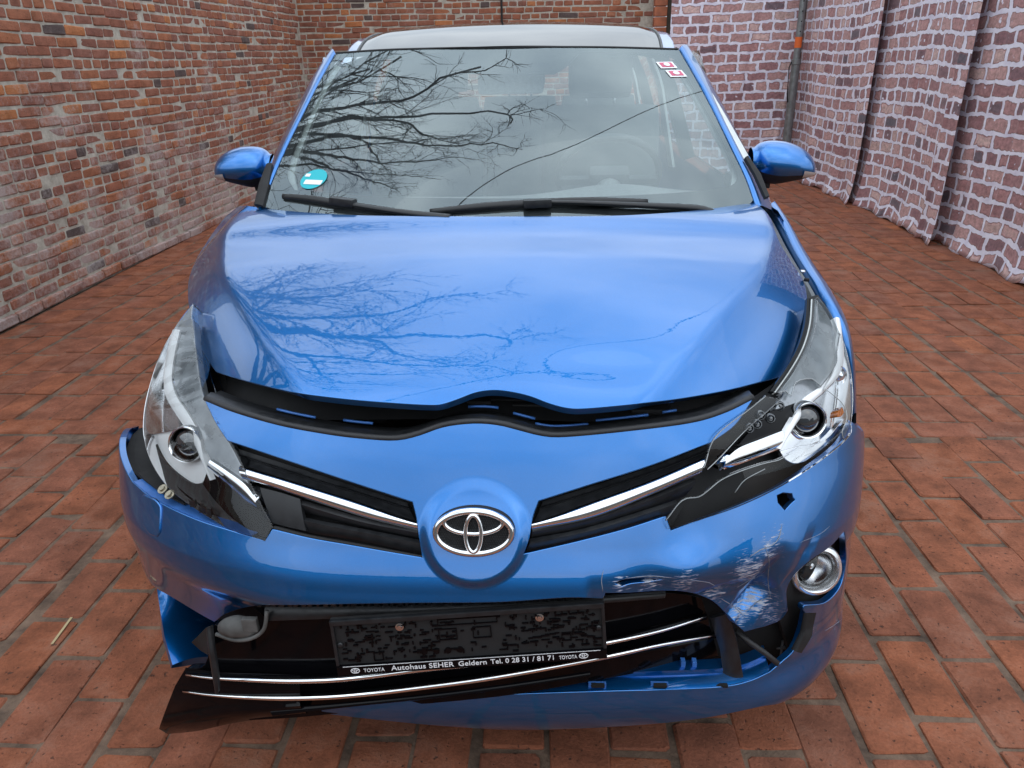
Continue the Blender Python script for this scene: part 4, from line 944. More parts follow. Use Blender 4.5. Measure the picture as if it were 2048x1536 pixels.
# lip ledge with clip tabs
Q = F.curve([(1005, 1391), (1150, 1386), (1300, 1381), (1450, 1374), (1500, 1363), (1540, 1345)]); Q = resamp(Q, 50)
grid('lip_ledge', [Q+np.array(d) for d in ((0, 0, 0), (0, .012, .004), (0, .032, .006), (0, .034, .016), (0, .060, .018))], MT['paint'], bumper, auto=40)
bm = bmesh.new()
for px in (1140, 1160, 1372, 1395): bbox(bm, F.hit(px, 1383)+[0, .05, .026], (.009, .014, .016), bev=.001)
for px in (1195, 1320): bbox(bm, F.hit(px, 1383)+[0, .012, .006], (.035, .008, .010), bev=.001)
bm_obj('clip_tab', bm, MT['paint_in'], bumper)['kind'] = 'stuff'
bm = bmesh.new()
for px in (1196, 1321, 1443): bbox(bm, F.hit(px, 1380)+[0, .006, .006], (.026, .008, .006), bev=.001)
bm_obj('clip_slot', bm, MT['dark'], bumper)['kind'] = 'stuff'
tube('foam_bar', [AY(1010, 1376, .02), AY(1100, 1368, .02), AY(1250, 1362, .02), AY(1380, 1352, .03)], .018, MT['rubber'], CAR, seg=10)
ribbon('torn_plastic', F.curve([(1240, 1166), (1275, 1160), (1322, 1160)], off=.012), F.curve([(1244, 1174), (1280, 1168), (1322, 1164)], off=.006), MT['grey'], bumper, bulge=.001, depth=.003, n=14)

# ---- number-plate holder
TL, TR, BR, BL = (MS.shifted(-.052).hit(*q) for q in ((669, 1234), (1212, 1206), (1210, 1308), (668, 1352)))
pc_ = (TL+TR+BR+BL)/4; pX = (TR+BR-TL-BL); pW = np.linalg.norm(pX)/2; pX /= np.linalg.norm(pX); pY = (TL+TR-BL-BR); pHh = np.linalg.norm(pY)/2; pY -= pX*(pY@pX); pY /= np.linalg.norm(pY); pZ = np.cross(pX, pY)
bm = bmesh.new(); bbox(bm, pc_-pZ*.004, (pW, pHh, .008), pX, pY, pZ, bev=.0025)
plate = bm_obj('plate_holder', bm, MT['mblack'], CAR); plate['label'] = 'empty black number plate holder with white dealer lettering'
def prect(bm, x0, x1, y0, y1, z0, z1, bev=0): bbox(bm, pc_+pX*((x0+x1)/2)+pY*((y0+y1)/2)+pZ*((z0+z1)/2), (abs(x1-x0), abs(y1-y0), z1-z0), pX, pY, pZ, bev=bev)
hw, hh = pW/2, pHh/2; sb = .020
bm = bmesh.new(); prect(bm, -hw, hw, hh-.010, hh, -.001, .0085, .002); prect(bm, -hw, -hw+.006, -hh+sb, hh-.0101, -.001, .006, .0015); prect(bm, hw-.006, hw, -hh+sb, hh-.0101, -.001, .006, .0015); bm_obj('frame_rim', bm, MT['black'], plate)
bm = bmesh.new(); prect(bm, -hw, hw, -hh, -hh+sb-.0005, -.001, .007, .002); strip = bm_obj('name_strip', bm, MT['gblack'], plate)
bm = bmesh.new(); prect(bm, -hw+.012, hw-.012, -hh+sb-.002, -hh+sb-.0012, .006, .0074); bm_obj('strip_line', bm, MT['text'], plate)
bm = bmesh.new(); rr_ = random.Random(12)
for i in range(330):
    x = rr_.uniform(-hw+.012, hw-.016); y = rr_.uniform(-hh+sb+.004, hh-.016)
    if abs(x) < .06 and rr_.random() < .6: continue
    a, b = (rr_.uniform(.006, .016), rr_.uniform(.0018, .003)) if rr_.random() < .6 else (rr_.uniform(.002, .004), rr_.uniform(.004, .009))
    prect(bm, x, x+a, y, y+b, -.0005, rr_.uniform(.002, .0045))
bm_obj('moulded_relief', bm, MT['gblack'], plate)['kind'] = 'stuff'
bm = bmesh.new()
for x, y, a, b in ((-.055, .0, .034, .022), (.008, .0, .034, .022), (-.18, -.034, .018, .016), (.17, -.018, .018, .016), (-.055, .030, .11, .012)):
    for e in ((x, x+a, y, y+.0015), (x, x+a, y+b, y+b+.0015), (x, x+.0015, y+.0016, y+b-.0001), (x+a-.0015, x+a, y+.0016, y+b-.0001)): prect(bm, *e, 0, .003)
for k in range(4):
    c = pc_+pX*(-.085+k*.022)+pY*(-.022); tube('', [c-pZ*.001, c+pZ*.003], .006, None, seg=12, bm=bm, upv=pX)
bm_obj('moulded_box', bm, MT['gblack'], plate)['kind'] = 'stuff'
for q in ((806, 1253), (1084, 1235)):
    c = pc_+pX*((q[0]-940)/1024*0+(q[0]-941)/543*pW)+pY*(hh-.024); bm = bmesh.new(); tube('', [c, c+pZ*.003, c+pZ*.0035, c+pZ*.0052], [.0078, .0078, .005, .004], None, seg=16, bm=bm, upv=pX); bm_obj('screw', bm, MT['satin'], plate, smooth=True, auto=30)
for q in (-1, 1):
    c = pc_+pX*q*(hw-.012)+pY*.004; bm = bmesh.new(); tube('', [c, c+pZ*.003, c+pZ*.0042], [.006, .0055, .003], None, seg=12, bm=bm, upv=pX); bm_obj('rivet', bm, MT['black'], plate, smooth=True)
def text(s, x, size, bold=0., name='lettering', y=None):
    cu = bpy.data.curves.new(name, 'FONT'); cu.body = s; cu.size = size; cu.align_x = 'LEFT'; cu.extrude = .0002; cu.offset = bold; cu.space_character = 1.05
    o = bpy.data.objects.new(name, cu); COL.objects.link(o); bpy.context.view_layer.update()
    me = bpy.data.meshes.new_from_object(o.evaluated_get(bpy.context.evaluated_depsgraph_get())); bpy.data.objects.remove(o)
    M_ = np.stack([pX, pY, pZ], 1); yy = -hh+.0052 if y is None else y
    for v in me.vertices: v.co = Vector(pc_+M_@np.array([v.co.x+x, v.co.y+yy, v.co.z+.0076]))
    me.materials.clear(); link(name, me, MT['text'], plate); return me
kx = pW/543
def px2(px): return (px-940.5)*kx
def fit(s, x0, x1, size, bold, name='lettering'):
    cu = bpy.data.curves.new('t', 'FONT'); cu.body = s; cu.size = size; cu.space_character = 1.05; o = bpy.data.objects.new('t', cu); COL.objects.link(o); bpy.context.view_layer.update(); wd = o.dimensions.x; bpy.data.objects.remove(o)
    me = text(s, px2(x0), size, bold, name); sc = (px2(x1)-px2(x0))/wd; o0 = pc_+pX*px2(x0)
    for v in me.vertices:
        d = (np.array(v.co)-o0)@pX; v.co = Vector(np.array(v.co)+pX*d*(sc-1))
fit('TOYOTA', 723, 765, .0105, .0001); fit('Autohaus SEHER', 779, 905, .0142, .00018); fit('Geldern', 914, 970, .0138, .00018); fit('Tel. 0 28 31 / 81 71', 979, 1105, .0138, .00018); fit('TOYOTA', 1116, 1152, .0105, .0001)
for q in (706, 1165):
    c = pc_+pX*px2(q)+pY*(-hh+.0092)+pZ*.0074
    ell_ring('small_mark', c, pX, pY, pZ, .0080, .0050, .0008, .0003, MT['text'], plate, n=28); ell_ring('small_mark', c+pY*.002, pX, pY, pZ, .0058, .0026, .0006, .0003, MT['text'], plate, n=24); ell_ring('small_mark', c, pX, pY, pZ, .0019, .0044, .0006, .0003, MT['text'], plate, n=24)

# ---- lamps
def disc(name, c, n, r, prof, mat, parent, seg=36, upv=(0, 0, 1)):
    """turned part: prof = [(radius, height along n)]"""
    x_, y_, z_ = frame_from(n, upv); rows = [[c+x_*q*math.cos(t)+y_*q*math.sin(t)+z_*h for t in np.linspace(0, 2*math.pi, seg, endpoint=False)] for q, h in prof]
    return grid(name, rows, mat, parent, closeu=True, auto=50)
def projector(c, parent, r=.040, n=(0, -1, .12)):
    disc('projector_ring', c, n, r, [(r*1.12, -.03), (r*1.10, .0), (r*1.05, .006), (r*.97, .004), (r*.93, -.004), (r*.92, -.02)], MT['chrome'], parent)
    disc('projector_shroud', c, n, r, [(r*.93, -.006), (r*.86, -.003), (r*.84, -.012)], MT['gblack'], parent)
    disc('projector_lens', c, n, r, [(r*.86, -.012)]+[(r*.85*math.cos(a), -.012+.018*math.sin(a)) for a in np.linspace(0, 1.5, 8)]+[(.0004, .0062)], MT['lenscore'], parent)
FL = F.shifted
LOUT = [[(530, 1083), (470, 1062), (400, 1022), (340, 977), (305, 928), (289, 880), (287, 835), (297, 780), (320, 710), (350, 655), (384, 608)], [(382, 640), (389, 700), (405, 792), (439, 847), (477, 919), (501, 973), (543, 1055)], [(530, 1083)]]
hl = panel('headlight', LOUT, FL(.075), MT['lampgrey'], CAR, depth=.02, res=.02); hl['label'] = 'unbroken headlight beside the lifted bumper corner'
panel('lens', LOUT, F, MT['lens'], hl, depth=.045, edge=.003, res=.014)
panel('bezel', [[(358, 648), (385, 640), (390, 700), (404, 788), (437, 848), (475, 920), (496, 966)], [(455, 940), (422, 918)], [(402, 880), (378, 822), (356, 790), (347, 755), (349, 700), (358, 648)]], FL(.020), MT['lampgrey'], hl, depth=.02, res=.014)
ribbon('daylight_strip', F.curve([(345, 660), (338, 685), (329, 732), (327, 763), (332, 794), (350, 825), (371, 856), (382, 875), (395, 902), (406, 929), (421, 960)], off=.016), F.curve([(360, 660), (354, 685), (345, 732), (344, 763), (354, 794), (375, 825), (393, 856), (400, 875), (404, 902), (412, 929), (424, 960)], off=.012), MT['white'], hl, bulge=.003, depth=.02)
panel('reflector', [[(344, 664), (310, 740), (296, 800), (292, 852), (300, 868)], [(340, 862), (372, 858)], [(350, 826), (331, 794), (326, 763), (328, 732), (344, 664)]], FL(.035), MT['refl'], hl, depth=.01, res=.014)
panel('bowl', [[(300, 866), (306, 886), (329, 922), (357, 948), (377, 962), (396, 967), (409, 959), (413, 946)], [(404, 910), (380, 868)], [(340, 860), (300, 866)]], FL(.042), MT['white'], hl, depth=.01, res=.012)
projector(F.hit(368, 893)+[0, .010, 0], hl, .034, (-.12, -1, .25))
disc('indicator_bulb', F.hit(322, 788)+[.004, .028, 0], (-.5, -1, .3), .02, [(.024, -.01), (.022, .0), (.016, -.006), (.010, .004), (.0005, .008)], MT['refl'], hl)
ribbon('chrome_bar', F.curve([(420, 920), (455, 943), (490, 969), (512, 998)], off=.010), F.curve([(416, 938), (450, 966), (490, 1001), (520, 1022)], off=.018), MT['chrome'], hl, bulge=.004, depth=.02)
panel('lower_bezel', [[(416, 938), (450, 966), (490, 1001), (520, 1022)], [(542, 1054)], [(531, 1078)], [(470, 1040), (430, 1000), (406, 968)], [(416, 938)]], FL(.020), MT['gblack'], hl, depth=.02, res=.014)
panel('side_bezel', [[(292, 870), (312, 920), (345, 962), (400, 1008), (470, 1052), (530, 1080)], [(430, 1000), (406, 968)], [(377, 965), (329, 925), (300, 868)], [(292, 870)]], FL(.034), MT['black'], hl, depth=.01, res=.016)

ROUT = [[(1334, 1062), (1400, 1041), (1480, 1012), (1560, 974), (1630, 930), (1680, 890), (1704, 850), (1707, 800), (1704, 740), (1692, 685), (1668, 632), (1636, 590)], [(1616, 600), (1612, 650), (1596, 705), (1562, 755), (1505, 797)], [(1470, 848), (1425, 882), (1405, 935), (1330, 1036)], [(1334, 1062)]]
hr = panel('headlight', ROUT, FL(.085), MT['mblack'], CAR, depth=.02, res=.02); hr['label'] = 'smashed headlight with broken lens on the crushed corner'
UPL = [[(1636, 594), (1660, 625), (1680, 668)], [(1674, 702), (1672, 727), (1642, 772)], [(1625, 758), (1610, 758), (1591, 765)], [(1583, 791)], [(1572, 782), (1557, 785)], [(1581, 756), (1597, 728), (1618, 680), (1627, 640), (1630, 600)], [(1636, 594)]]
panel('lens', UPL, F, MT['lens_scr'], hr, depth=.006, edge=.002, res=.012)['label'] = 'hazy upper piece of the broken lens'
panel('bezel', [[(1634, 600), (1660, 640), (1676, 690)], [(1668, 730), (1640, 775)], [(1606, 798), (1552, 818)], [(1568, 790), (1590, 745), (1616, 690), (1626, 640), (1634, 600)]], FL(.022), MT['lampgrey'], hr, depth=.02, res=.014)
ribbon('daylight_strip', F.curve([(1672, 634), (1674, 660), (1670, 690), (1673, 712), (1663, 746), (1642, 772), (1606, 798), (1592, 826), (1578, 854), (1557, 897)], off=.012), F.curve([(1680, 640), (1684, 665), (1688, 709), (1681, 746), (1651, 781), (1622, 806), (1606, 829), (1588, 855), (1560, 900)], off=.016), MT['white'], hr, bulge=.003, depth=.02)
panel('reflector', [[(1688, 700), (1698, 750), (1702, 810), (1698, 858)], [(1660, 890), (1610, 918), (1575, 912)], [(1560, 902)], [(1588, 857), (1606, 830), (1622, 808), (1651, 783), (1681, 748), (1688, 700)]], FL(.040), MT['refl'], hr, depth=.01, res=.013)
panel('bowl', [[(1562, 903), (1572, 918), (1596, 926), (1640, 908), (1680, 880), (1694, 850)], [(1688, 838), (1660, 872), (1635, 888), (1600, 893), (1562, 903)]], FL(.030), MT['refl'], hr, depth=.01, res=.012)
projector(F.hit(1620, 846)+[0, .012, 0], hr, .034, (.10, -1, .25))
panel('led_board', [[(1478, 890), (1520, 842), (1556, 816), (1604, 799)], [(1592, 826), (1570, 862)], [(1520, 882), (1478, 900)], [(1478, 890)]], FL(.030), MT['gblack'], hr, depth=.01, res=.012)
for q in ((1505, 868), (1528, 842), (1548, 848), (1567, 823), (1521, 860)):
    disc('led_optic', F.hit(*q)+[0, .024, 0], (.1, -1, .35), .01, [(.0105, -.006), (.010, 0), (.0072, .002), (.0068, -.002), (.0034, .003), (.0004, .004)], MT['lenscore'], hr, seg=20)
ribbon('chrome_bar', F.curve([(1452, 918), (1478, 896), (1520, 879), (1566, 861)], off=.010), F.curve([(1440, 941), (1480, 928), (1520, 913), (1562, 897)], off=.018), MT['chrome'], hr, bulge=.004, depth=.02)
disc('indicator_bulb', F.hit(1692, 760)+[-.004, .024, 0], (.5, -1, .3), .02, [(.022, -.01), (.020, .0), (.015, -.006), (.010, .004), (.0005, .008)], MT['refl'], hr)
panel('amber_marker', [[(1678, 823), (1685, 815)], [(1688, 825), (1682, 832)], [(1676, 833)], [(1678, 823)]], FL(.024), MT['amber'], hr, depth=.01, res=.008)
panel('lens_shard', [[(1332, 1041), (1365, 1001), (1398, 994), (1418, 980), (1443, 960), (1480, 943), (1525, 928), (1558, 920), (1578, 908)], [(1610, 914), (1650, 894), (1690, 858)], [(1700, 842)], [(1703, 864), (1682, 889), (1630, 929), (1560, 973), (1480, 1011), (1400, 1039)], [(1336, 1057)], [(1332, 1041)]], Surf('y', lambda x, z: Ffn(x, z)-.28*(z-.66)-.004, 0, F.lim, Fum, Fui), MT['lens'], hr, depth=.006, edge=.002, res=.013)
panel('lens_shard', [[(1408, 936), (1432, 873), (1500, 818), (1532, 792)], [(1545, 796), (1562, 798)], [(1540, 818), (1490, 862), (1440, 915), (1415, 939)], [(1408, 936)]], Surf('y', lambda x, z: Ffn(x, z)-.35*(z-.78)+.1*(x-.45)-.003, 0, F.lim, Fum, Fui), MT['lens'], hr, depth=.006, edge=.002, res=.012)
panel('lens_shard', [[(1682, 668), (1694, 705), (1703, 750), (1706, 800), (1702, 852)], [(1690, 882)], [(1684, 865), (1694, 835), (1684, 806), (1650, 777)], [(1672, 735), (1682, 668)]], FL(-.001), MT['lens'], hr, depth=.006, edge=.002, res=.012)
for k, (mat, o0, o1) in enumerate((('gblack', -12, -4), ('lgrey', -4, -1), ('black', -1, 5), ('lampgrey', 5, 11))):
    b = [(1626, 600), (1622, 650), (1608, 697), (1583, 742), (1552, 786)]
    ribbon('channel_strip', F.curve([(q[0]+o0, q[1]+o0*.3) for q in b], off=.004), F.curve([(q[0]+o1, q[1]+o1*.3) for q in b], off=.004), MT[mat], hr, bulge=.002, depth=.008, n=24, k=3)
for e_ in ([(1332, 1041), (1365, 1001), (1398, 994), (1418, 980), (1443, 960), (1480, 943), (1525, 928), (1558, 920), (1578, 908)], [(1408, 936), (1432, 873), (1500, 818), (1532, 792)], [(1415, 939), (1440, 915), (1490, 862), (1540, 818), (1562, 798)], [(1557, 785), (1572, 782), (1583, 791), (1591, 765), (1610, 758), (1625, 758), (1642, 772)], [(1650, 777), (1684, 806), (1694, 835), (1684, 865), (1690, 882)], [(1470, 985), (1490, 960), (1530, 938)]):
    tube('broken_edge_highlight', F.curve(e_, off=-.0025), .0009, MT['edge'], hr, seg=5)  # frosted break; the pale colour also paints a highlight along the lens edges
for e_, r_ in (([(1564, 1050), (1558, 1075), (1545, 1090), (1520, 1100), (1500, 1114)], .0016), ([(1530, 1092), (1538, 1120), (1536, 1160), (1541, 1195)], .0012), ([(1541, 1195), (1515, 1203), (1492, 1222), (1470, 1212)], .0015), ([(1470, 1178), (1500, 1160), (1525, 1150)], .0008), ([(1207, 1140), (1203, 1160), (1206, 1184)], .0012), ([(1250, 1157), (1300, 1152), (1345, 1156)], .0010), ([(1380, 1160), (1420, 1166), (1436, 1178)], .0009), ([(1440, 1196), (1470, 1215), (1492, 1236)], .0012), ([(1600, 1085), (1640, 1068), (1660, 1052)], .0007), ([(1650, 1262), (1672, 1248), (1684, 1238)], .0007), ([(1610, 1290), (1622, 1262)], .0008)):
    tube('crack_line', F.curve(e_, off=-.0004), [r_*.2, r_*.7, r_*.5, r_*.7, r_*.2], MT['crack'], bumper, seg=5)
# fog lamp in its recess
fc = F.hit(1640, 1154)+[0, .022, 0]; fn = np.array([.16, -1, .22])
disc('fog_lamp', fc, fn, .04, [(.058, -.03), (.056, -.002), (.052, .006), (.046, .008), (.041, .002), (.039, -.012)], MT['pale'], CAR, seg=40)
fog = CAR.children[-1] if False else [o for o in bpy.data.objects if o.name == 'fog_lamp'][0]
disc('fog_lens', fc, fn, .04, [(.039, -.012), (.034, -.002), (.022, .006), (.008, .010), (.0004, .011)], MT['lens'], fog, seg=36)
disc('fog_reflector', fc, fn, .04, [(.039, -.012), (.03, -.025), (.015, -.034), (.006, -.036), (.006, -.02), (.0004, -.018)], MT['satin'], fog, seg=36)
panel('fog_recess', [[(1560, 1240), (1565, 1170), (1600, 1120), (1650, 1080), (1700, 1045)], [(1704, 1120), (1690, 1190), (1640, 1225)], [(1625, 1290), (1580, 1300)], [(1560, 1240)]], FL(.045), MT['mblack'], CAR, depth=.01, res=.02)
# ---- windscreen, cowl, pillars, roof
GO = [[(527, 412), (545, 365), (572, 300), (604, 235), (640, 163), (672, 107)], [(760, 101), (850, 98), (1014, 95), (1200, 95), (1357, 99)], [(1392, 160), (1425, 222), (1458, 290), (1488, 352), (1506, 400)], [(1480, 424), (1400, 440), (1200, 452), (1000, 456), (800, 452), (640, 440), (560, 424)], [(527, 412)]]
wsn = panel('windscreen', GO, WS, MT['glass'], CAR, depth=.005, edge=.001, res=.02)
FI = [[(588, 380), (573, 352), (578, 318), (606, 250), (640, 175), (668, 126), (690, 113)], [(780, 108), (882, 105)], [(905, 128), (938, 146)], [(1020, 148), (1108, 147)], [(1135, 130), (1160, 104)], [(1250, 104), (1320, 107), (1352, 118)], [(1395, 188), (1440, 270), (1472, 338), (1474, 362), (1458, 374)], [(1350, 386), (1150, 395), (950, 397), (750, 392), (588, 380)]]
panel('frit_band', GO, WS.shifted(.006), MT['mblack'], wsn, holes=[FI], depth=.003, res=.02)
# stickers inside the glass
def decal(name, c, S, r, mat, parent, off, n=28, sq=None):
    P = S.hit(*c); nn = S.nrm(P[None])[0]; x_, y_, z_ = frame_from(nn); V = []
    pts = [(r*math.cos(t), r*math.sin(t)) for t in np.linspace(0, 2*math.pi, n, endpoint=False)] if sq is None else [(-sq[0], -sq[1]), (sq[0], -sq[1]), (sq[0], sq[1]), (-sq[0], sq[1])]
    bm = bmesh.new(); f = bm.faces.new([bm.verts.new(P+x_*a+y_*b-z_*off) for a, b in pts]); q = bmesh.ops.extrude_face_region(bm, geom=[f]); bmesh.ops.translate(bm, verts=[v for v in q['geom'] if isinstance(v, bmesh.types.BMVert)], vec=Vector(-z_*.0006))
    return bm_obj(name, bm, mat, parent)
decal('round_sticker', (628, 359), WS, .041, MT['teal'], wsn, -.0022)['label'] = 'teal round sticker with a white field'
decal('sticker_field', (627, 366), WS, 0, MT['stwhite'], wsn, -.0035, sq=(.029, .009)); decal('sticker_field', (617, 352), WS, 0, MT['stwhite'], wsn, -.0035, sq=(.008, .006))
for c in ((1333, 131), (1352, 148)):
    decal('square_sticker', c, WS, 0, MT['stwhite'], wsn, -.002, sq=(.030, .022)); decal('sticker_field', c, WS, 0, MT['stred'], wsn, -.0032, sq=(.022, .015)); decal('sticker_field', c, WS, .011, MT['stwhite'], wsn, -.0045)
# cowl panel
cw0 = np.array([(x, .93-.16*(1-(x/.72)**2), 1.045-.02*(x/.7)**2) for x in np.linspace(-.72, .72, 40)]); grid('cowl_panel', [cw0+np.array(d) for d in ((0, -.10, -.02), (0, -.03, 0), (0, .03, .004), (0, .09, .0), (0, .12, -.05))], MT['black'], CAR)
# wipers
def wiper(blade, arm, yoff, mount):
    B = resamp(WS.curve(blade, off=-.012), 30); A_ = resamp(WS.curve(arm, off=-.026), 30)
    w = tube('wiper', B, [.006, .009, .009, .009, .006], MT['black'], CAR, seg=8, flat=1.4)
    tube('wiper_arm', A_, [.007, .009, .012, .015], MT['black'], w, seg=8, flat=.7)
    c = WS.hit(*mount)+[0, -.02, .004]; bm = bmesh.new(); d = B[-1]-B[0]; d /= np.linalg.norm(d); bbox(bm, c, (.075, .03, .022), X=d, Y=np.cross((0, 0, 1), d)/np.linalg.norm(np.cross((0, 0, 1), d)), bev=.007); bm_obj('wiper_joint', bm, MT['black'], w, smooth=True, auto=40)
    tube('wiper_rubber', B+np.array([0, .004, -.012]), .003, MT['rubber'], w, seg=6)
wiper([(566, 393), (620, 399), (690, 410), (760, 421), (830, 428)], [(668, 402), (720, 412), (800, 424), (900, 436)], 0, (690, 404))
wiper([(860, 424), (960, 415), (1050, 409), (1160, 404), (1295, 404)], [(1055, 404), (1150, 405), (1290, 411), (1395, 417), (1430, 428)], 0, (1075, 407))
# pillars: inner edge follows the glass, outer edge the photo outline
def pillar(inner, outer, s):
    I = resamp(WS.curve(inner), 30); O = np.array([AY(q[0], q[1], i_[1]+.085) for q, i_ in zip(resamp(np.c_[np.array(catmull(outer, 5)), np.zeros(len(catmull(outer, 5)))], 30), I)])
    rows = [I+np.array([-s*.002, .012, -.012]), I+np.array([0, -.001, .002]), I*.72+O*.28+np.array([0, -.004, .008]), I*.3+O*.7+np.array([s*.002, -.002, .006]), O, O+np.array([s*.012, .06, -.008]), O+np.array([s*.010, .12, -.03])]
    return grid('a_pillar', rows, MT['paint'], CAR)
pillar([(520, 422), (538, 372), (568, 302), (601, 235), (638, 163), (670, 106)], [(505, 425), (522, 372), (551, 302), (586, 230), (622, 158), (662, 98)], -1)
pillar([(1512, 412), (1494, 358), (1462, 290), (1428, 222), (1394, 158), (1359, 98)], [(1552, 428), (1524, 362), (1486, 288), (1450, 216), (1416, 155), (1376, 90)], 1)
# dark quarter trims at the pillar feet
for c0, c1 in (([(534, 332), (520, 370), (510, 412)], [(545, 330), (538, 372), (527, 415)]), ([(1489, 318), (1508, 350), (1530, 398)], [(1496, 316), (1520, 350), (1538, 396)])):
    ribbon('pillar_trim', [WS.hit(*q)+[0, -.006, .006] for q in c0], [WS.hit(*q)+[0, -.004, .006] for q in c1], MT['mblack'], CAR, bulge=.003, depth=.01, n=20)
# roof
ys = np.array([1.60, 1.75, 1.95, 2.2, 2.6, 3.0, 3.4, 3.8, 4.1]); zr = spl(ys, [1.492, 1.520, 1.553, 1.583, 1.606, 1.604, 1.588, 1.556, 1.512]); hwid = spl(ys, [.585, .60, .615, .625, .63, .625, .615, .60, .58])
def roofrow(y, a, b, n, lift=0): 
    t = np.linspace(a, b, n); x = t*hwid(y); return np.stack([x, y+(.27*x*x+.1*x**4)*(1-sstep(1.6, 2.3, y)), zr(y)-.030*t**2+lift-.018*sstep(.8, 1, np.abs(t))], -1)
ty = np.concatenate([np.linspace(1.615, 2.6, 26), np.linspace(2.65, 3.05, 8)])
grid('roof_glass', [roofrow(y, -.93, .93, 50) for y in ty], simple('roof_glass_black', (.01, .011, .012), .03, 0, 0., spec=.5), CAR)
grid('roof_panel', [roofrow(y, -1, 1, 30, -.002) for y in np.linspace(3.05, 4.1, 14)], MT['paint'], CAR)
for s in (-1, 1):
    rl = [roofrow(y, s*.93, s*1.01, 6, .001) for y in np.linspace(1.615, 4.1, 40)]; rl = [np.vstack([r_, r_[-1]+[s*.008, .02, -.03]]) for r_ in rl]; grid('roof_rail', rl, MT['paint'], CAR)
    tube('roof_moulding', [roofrow(y, s*.925, s*.93, 2, .002)[0] for y in np.linspace(1.62, 4.0, 30)], .005, MT['black'], CAR, seg=6)
tube('roof_seam', WS.curve([(672, 106), (760, 100), (850, 97), (1014, 94), (1200, 94), (1357, 98)], off=-.001), .0035, MT['rubber'], CAR, seg=6)
grid('headliner', [roofrow(y, -.98, .98, 20, -.035) for y in np.linspace(1.70, 4.0, 14)], MT['lgrey'], CAR)
# ---- fenders and sides
CXO = .02
ft = [(.50, .70, .905), (.60, .765, .925), (.75, .785, .955), (.9, .79, .985), (1.05, .79, 1.02)]
# right wing from the photo
inn = [AX(q[0], q[1], x) for q, x in (((1536, 416), .80), ((1553, 442), .80), ((1580, 490), .80), ((1605, 532), .80), ((1630, 566), .80), ((1646, 592), .80), ((1667, 622), .808), ((1686, 660), .818), ((1697, 705), .830), ((1704, 760), .845), ((1706, 830), .862))]
outr = [AX(q[0], q[1], x) for q, x in (((1552, 402), .83), ((1578, 438), .835), ((1605, 487), .838), ((1630, 528), .840), ((1657, 568), .842), ((1670, 590), .844), ((1687, 622), .848), ((1701, 660), .855), ((1709, 706), .862), ((1713, 760), .870), ((1714, 830), .878))]
inn = resamp(catmull(inn, .02), 50); outr = resamp(catmull(outr, .02), 50)
side = [outr+np.array([.02, .03, -.07]), outr+np.array([.026, .05, -.20]), outr+np.array([.022, .06, -.36])]
grid('fender', [inn+np.array([-.004, .012, -.03]), inn, .6*inn+.4*outr+np.array([0, 0, .006]), .2*inn+.8*outr+np.array([.0, 0, .004]), outr+np.array([.004, .01, -.012])]+side, MT['paint'], CAR)
il = np.array([(-x+.0, y, z) for x, y, z in ((.83, .46, .66), (.80, .50, .74), (.755, .54, .86), (.75, .60, .90), (.755, .75, .93), (.76, .9, .965), (.765, 1.05, 1.0))]); il = resamp(catmull(il, .02), 40)
grid('fender', [il, il+np.array([-.018, .01, -.02]), il+np.array([-.05, .04, -.12]), il+np.array([-.06, .06, -.25]), il+np.array([-.05, .08, -.36])], MT['paint'], CAR)
# channel between bonnet and right wing
hb = [H.hit(*q) for q in ((1540, 436), (1549, 460), (1562, 490), (1587, 530), (1606, 560), (1613, 588))]; hb = resamp(catmull(hb, .02), 30); fi = inn[2:30]; fi = resamp(fi, 30)
rowsC = [hb+np.array([-.02, 0, -.05]), hb*.75+fi*.25+np.array([0, 0, -.032]), hb*.5+fi*.5+np.array([0, 0, -.014]), hb*.30+fi*.70+np.array([0, 0, -.010]), hb*.12+fi*.88+np.array([0, 0, -.018]), fi+np.array([.0, 0, -.05])]
grid('wing_channel', rowsC[1:5], MT['grey'], CAR, auto=30); grid('wing_channel', rowsC[0:2], MT['lgrey'], CAR); grid('wing_gap', rowsC[4:6], MT['dark'], CAR)
for q in ((1605, 545), (1613, 562)):
    c = AX(*q, .765); bm = bmesh.new(); tube('', [c, c+[0, 0, .006]], [.007, .006], None, seg=12, bm=bm, upv=(0, 1, 0)); bm_obj('bolt', bm, MT['dark'] if q[1] > 550 else MT['satin'], CAR, smooth=True)
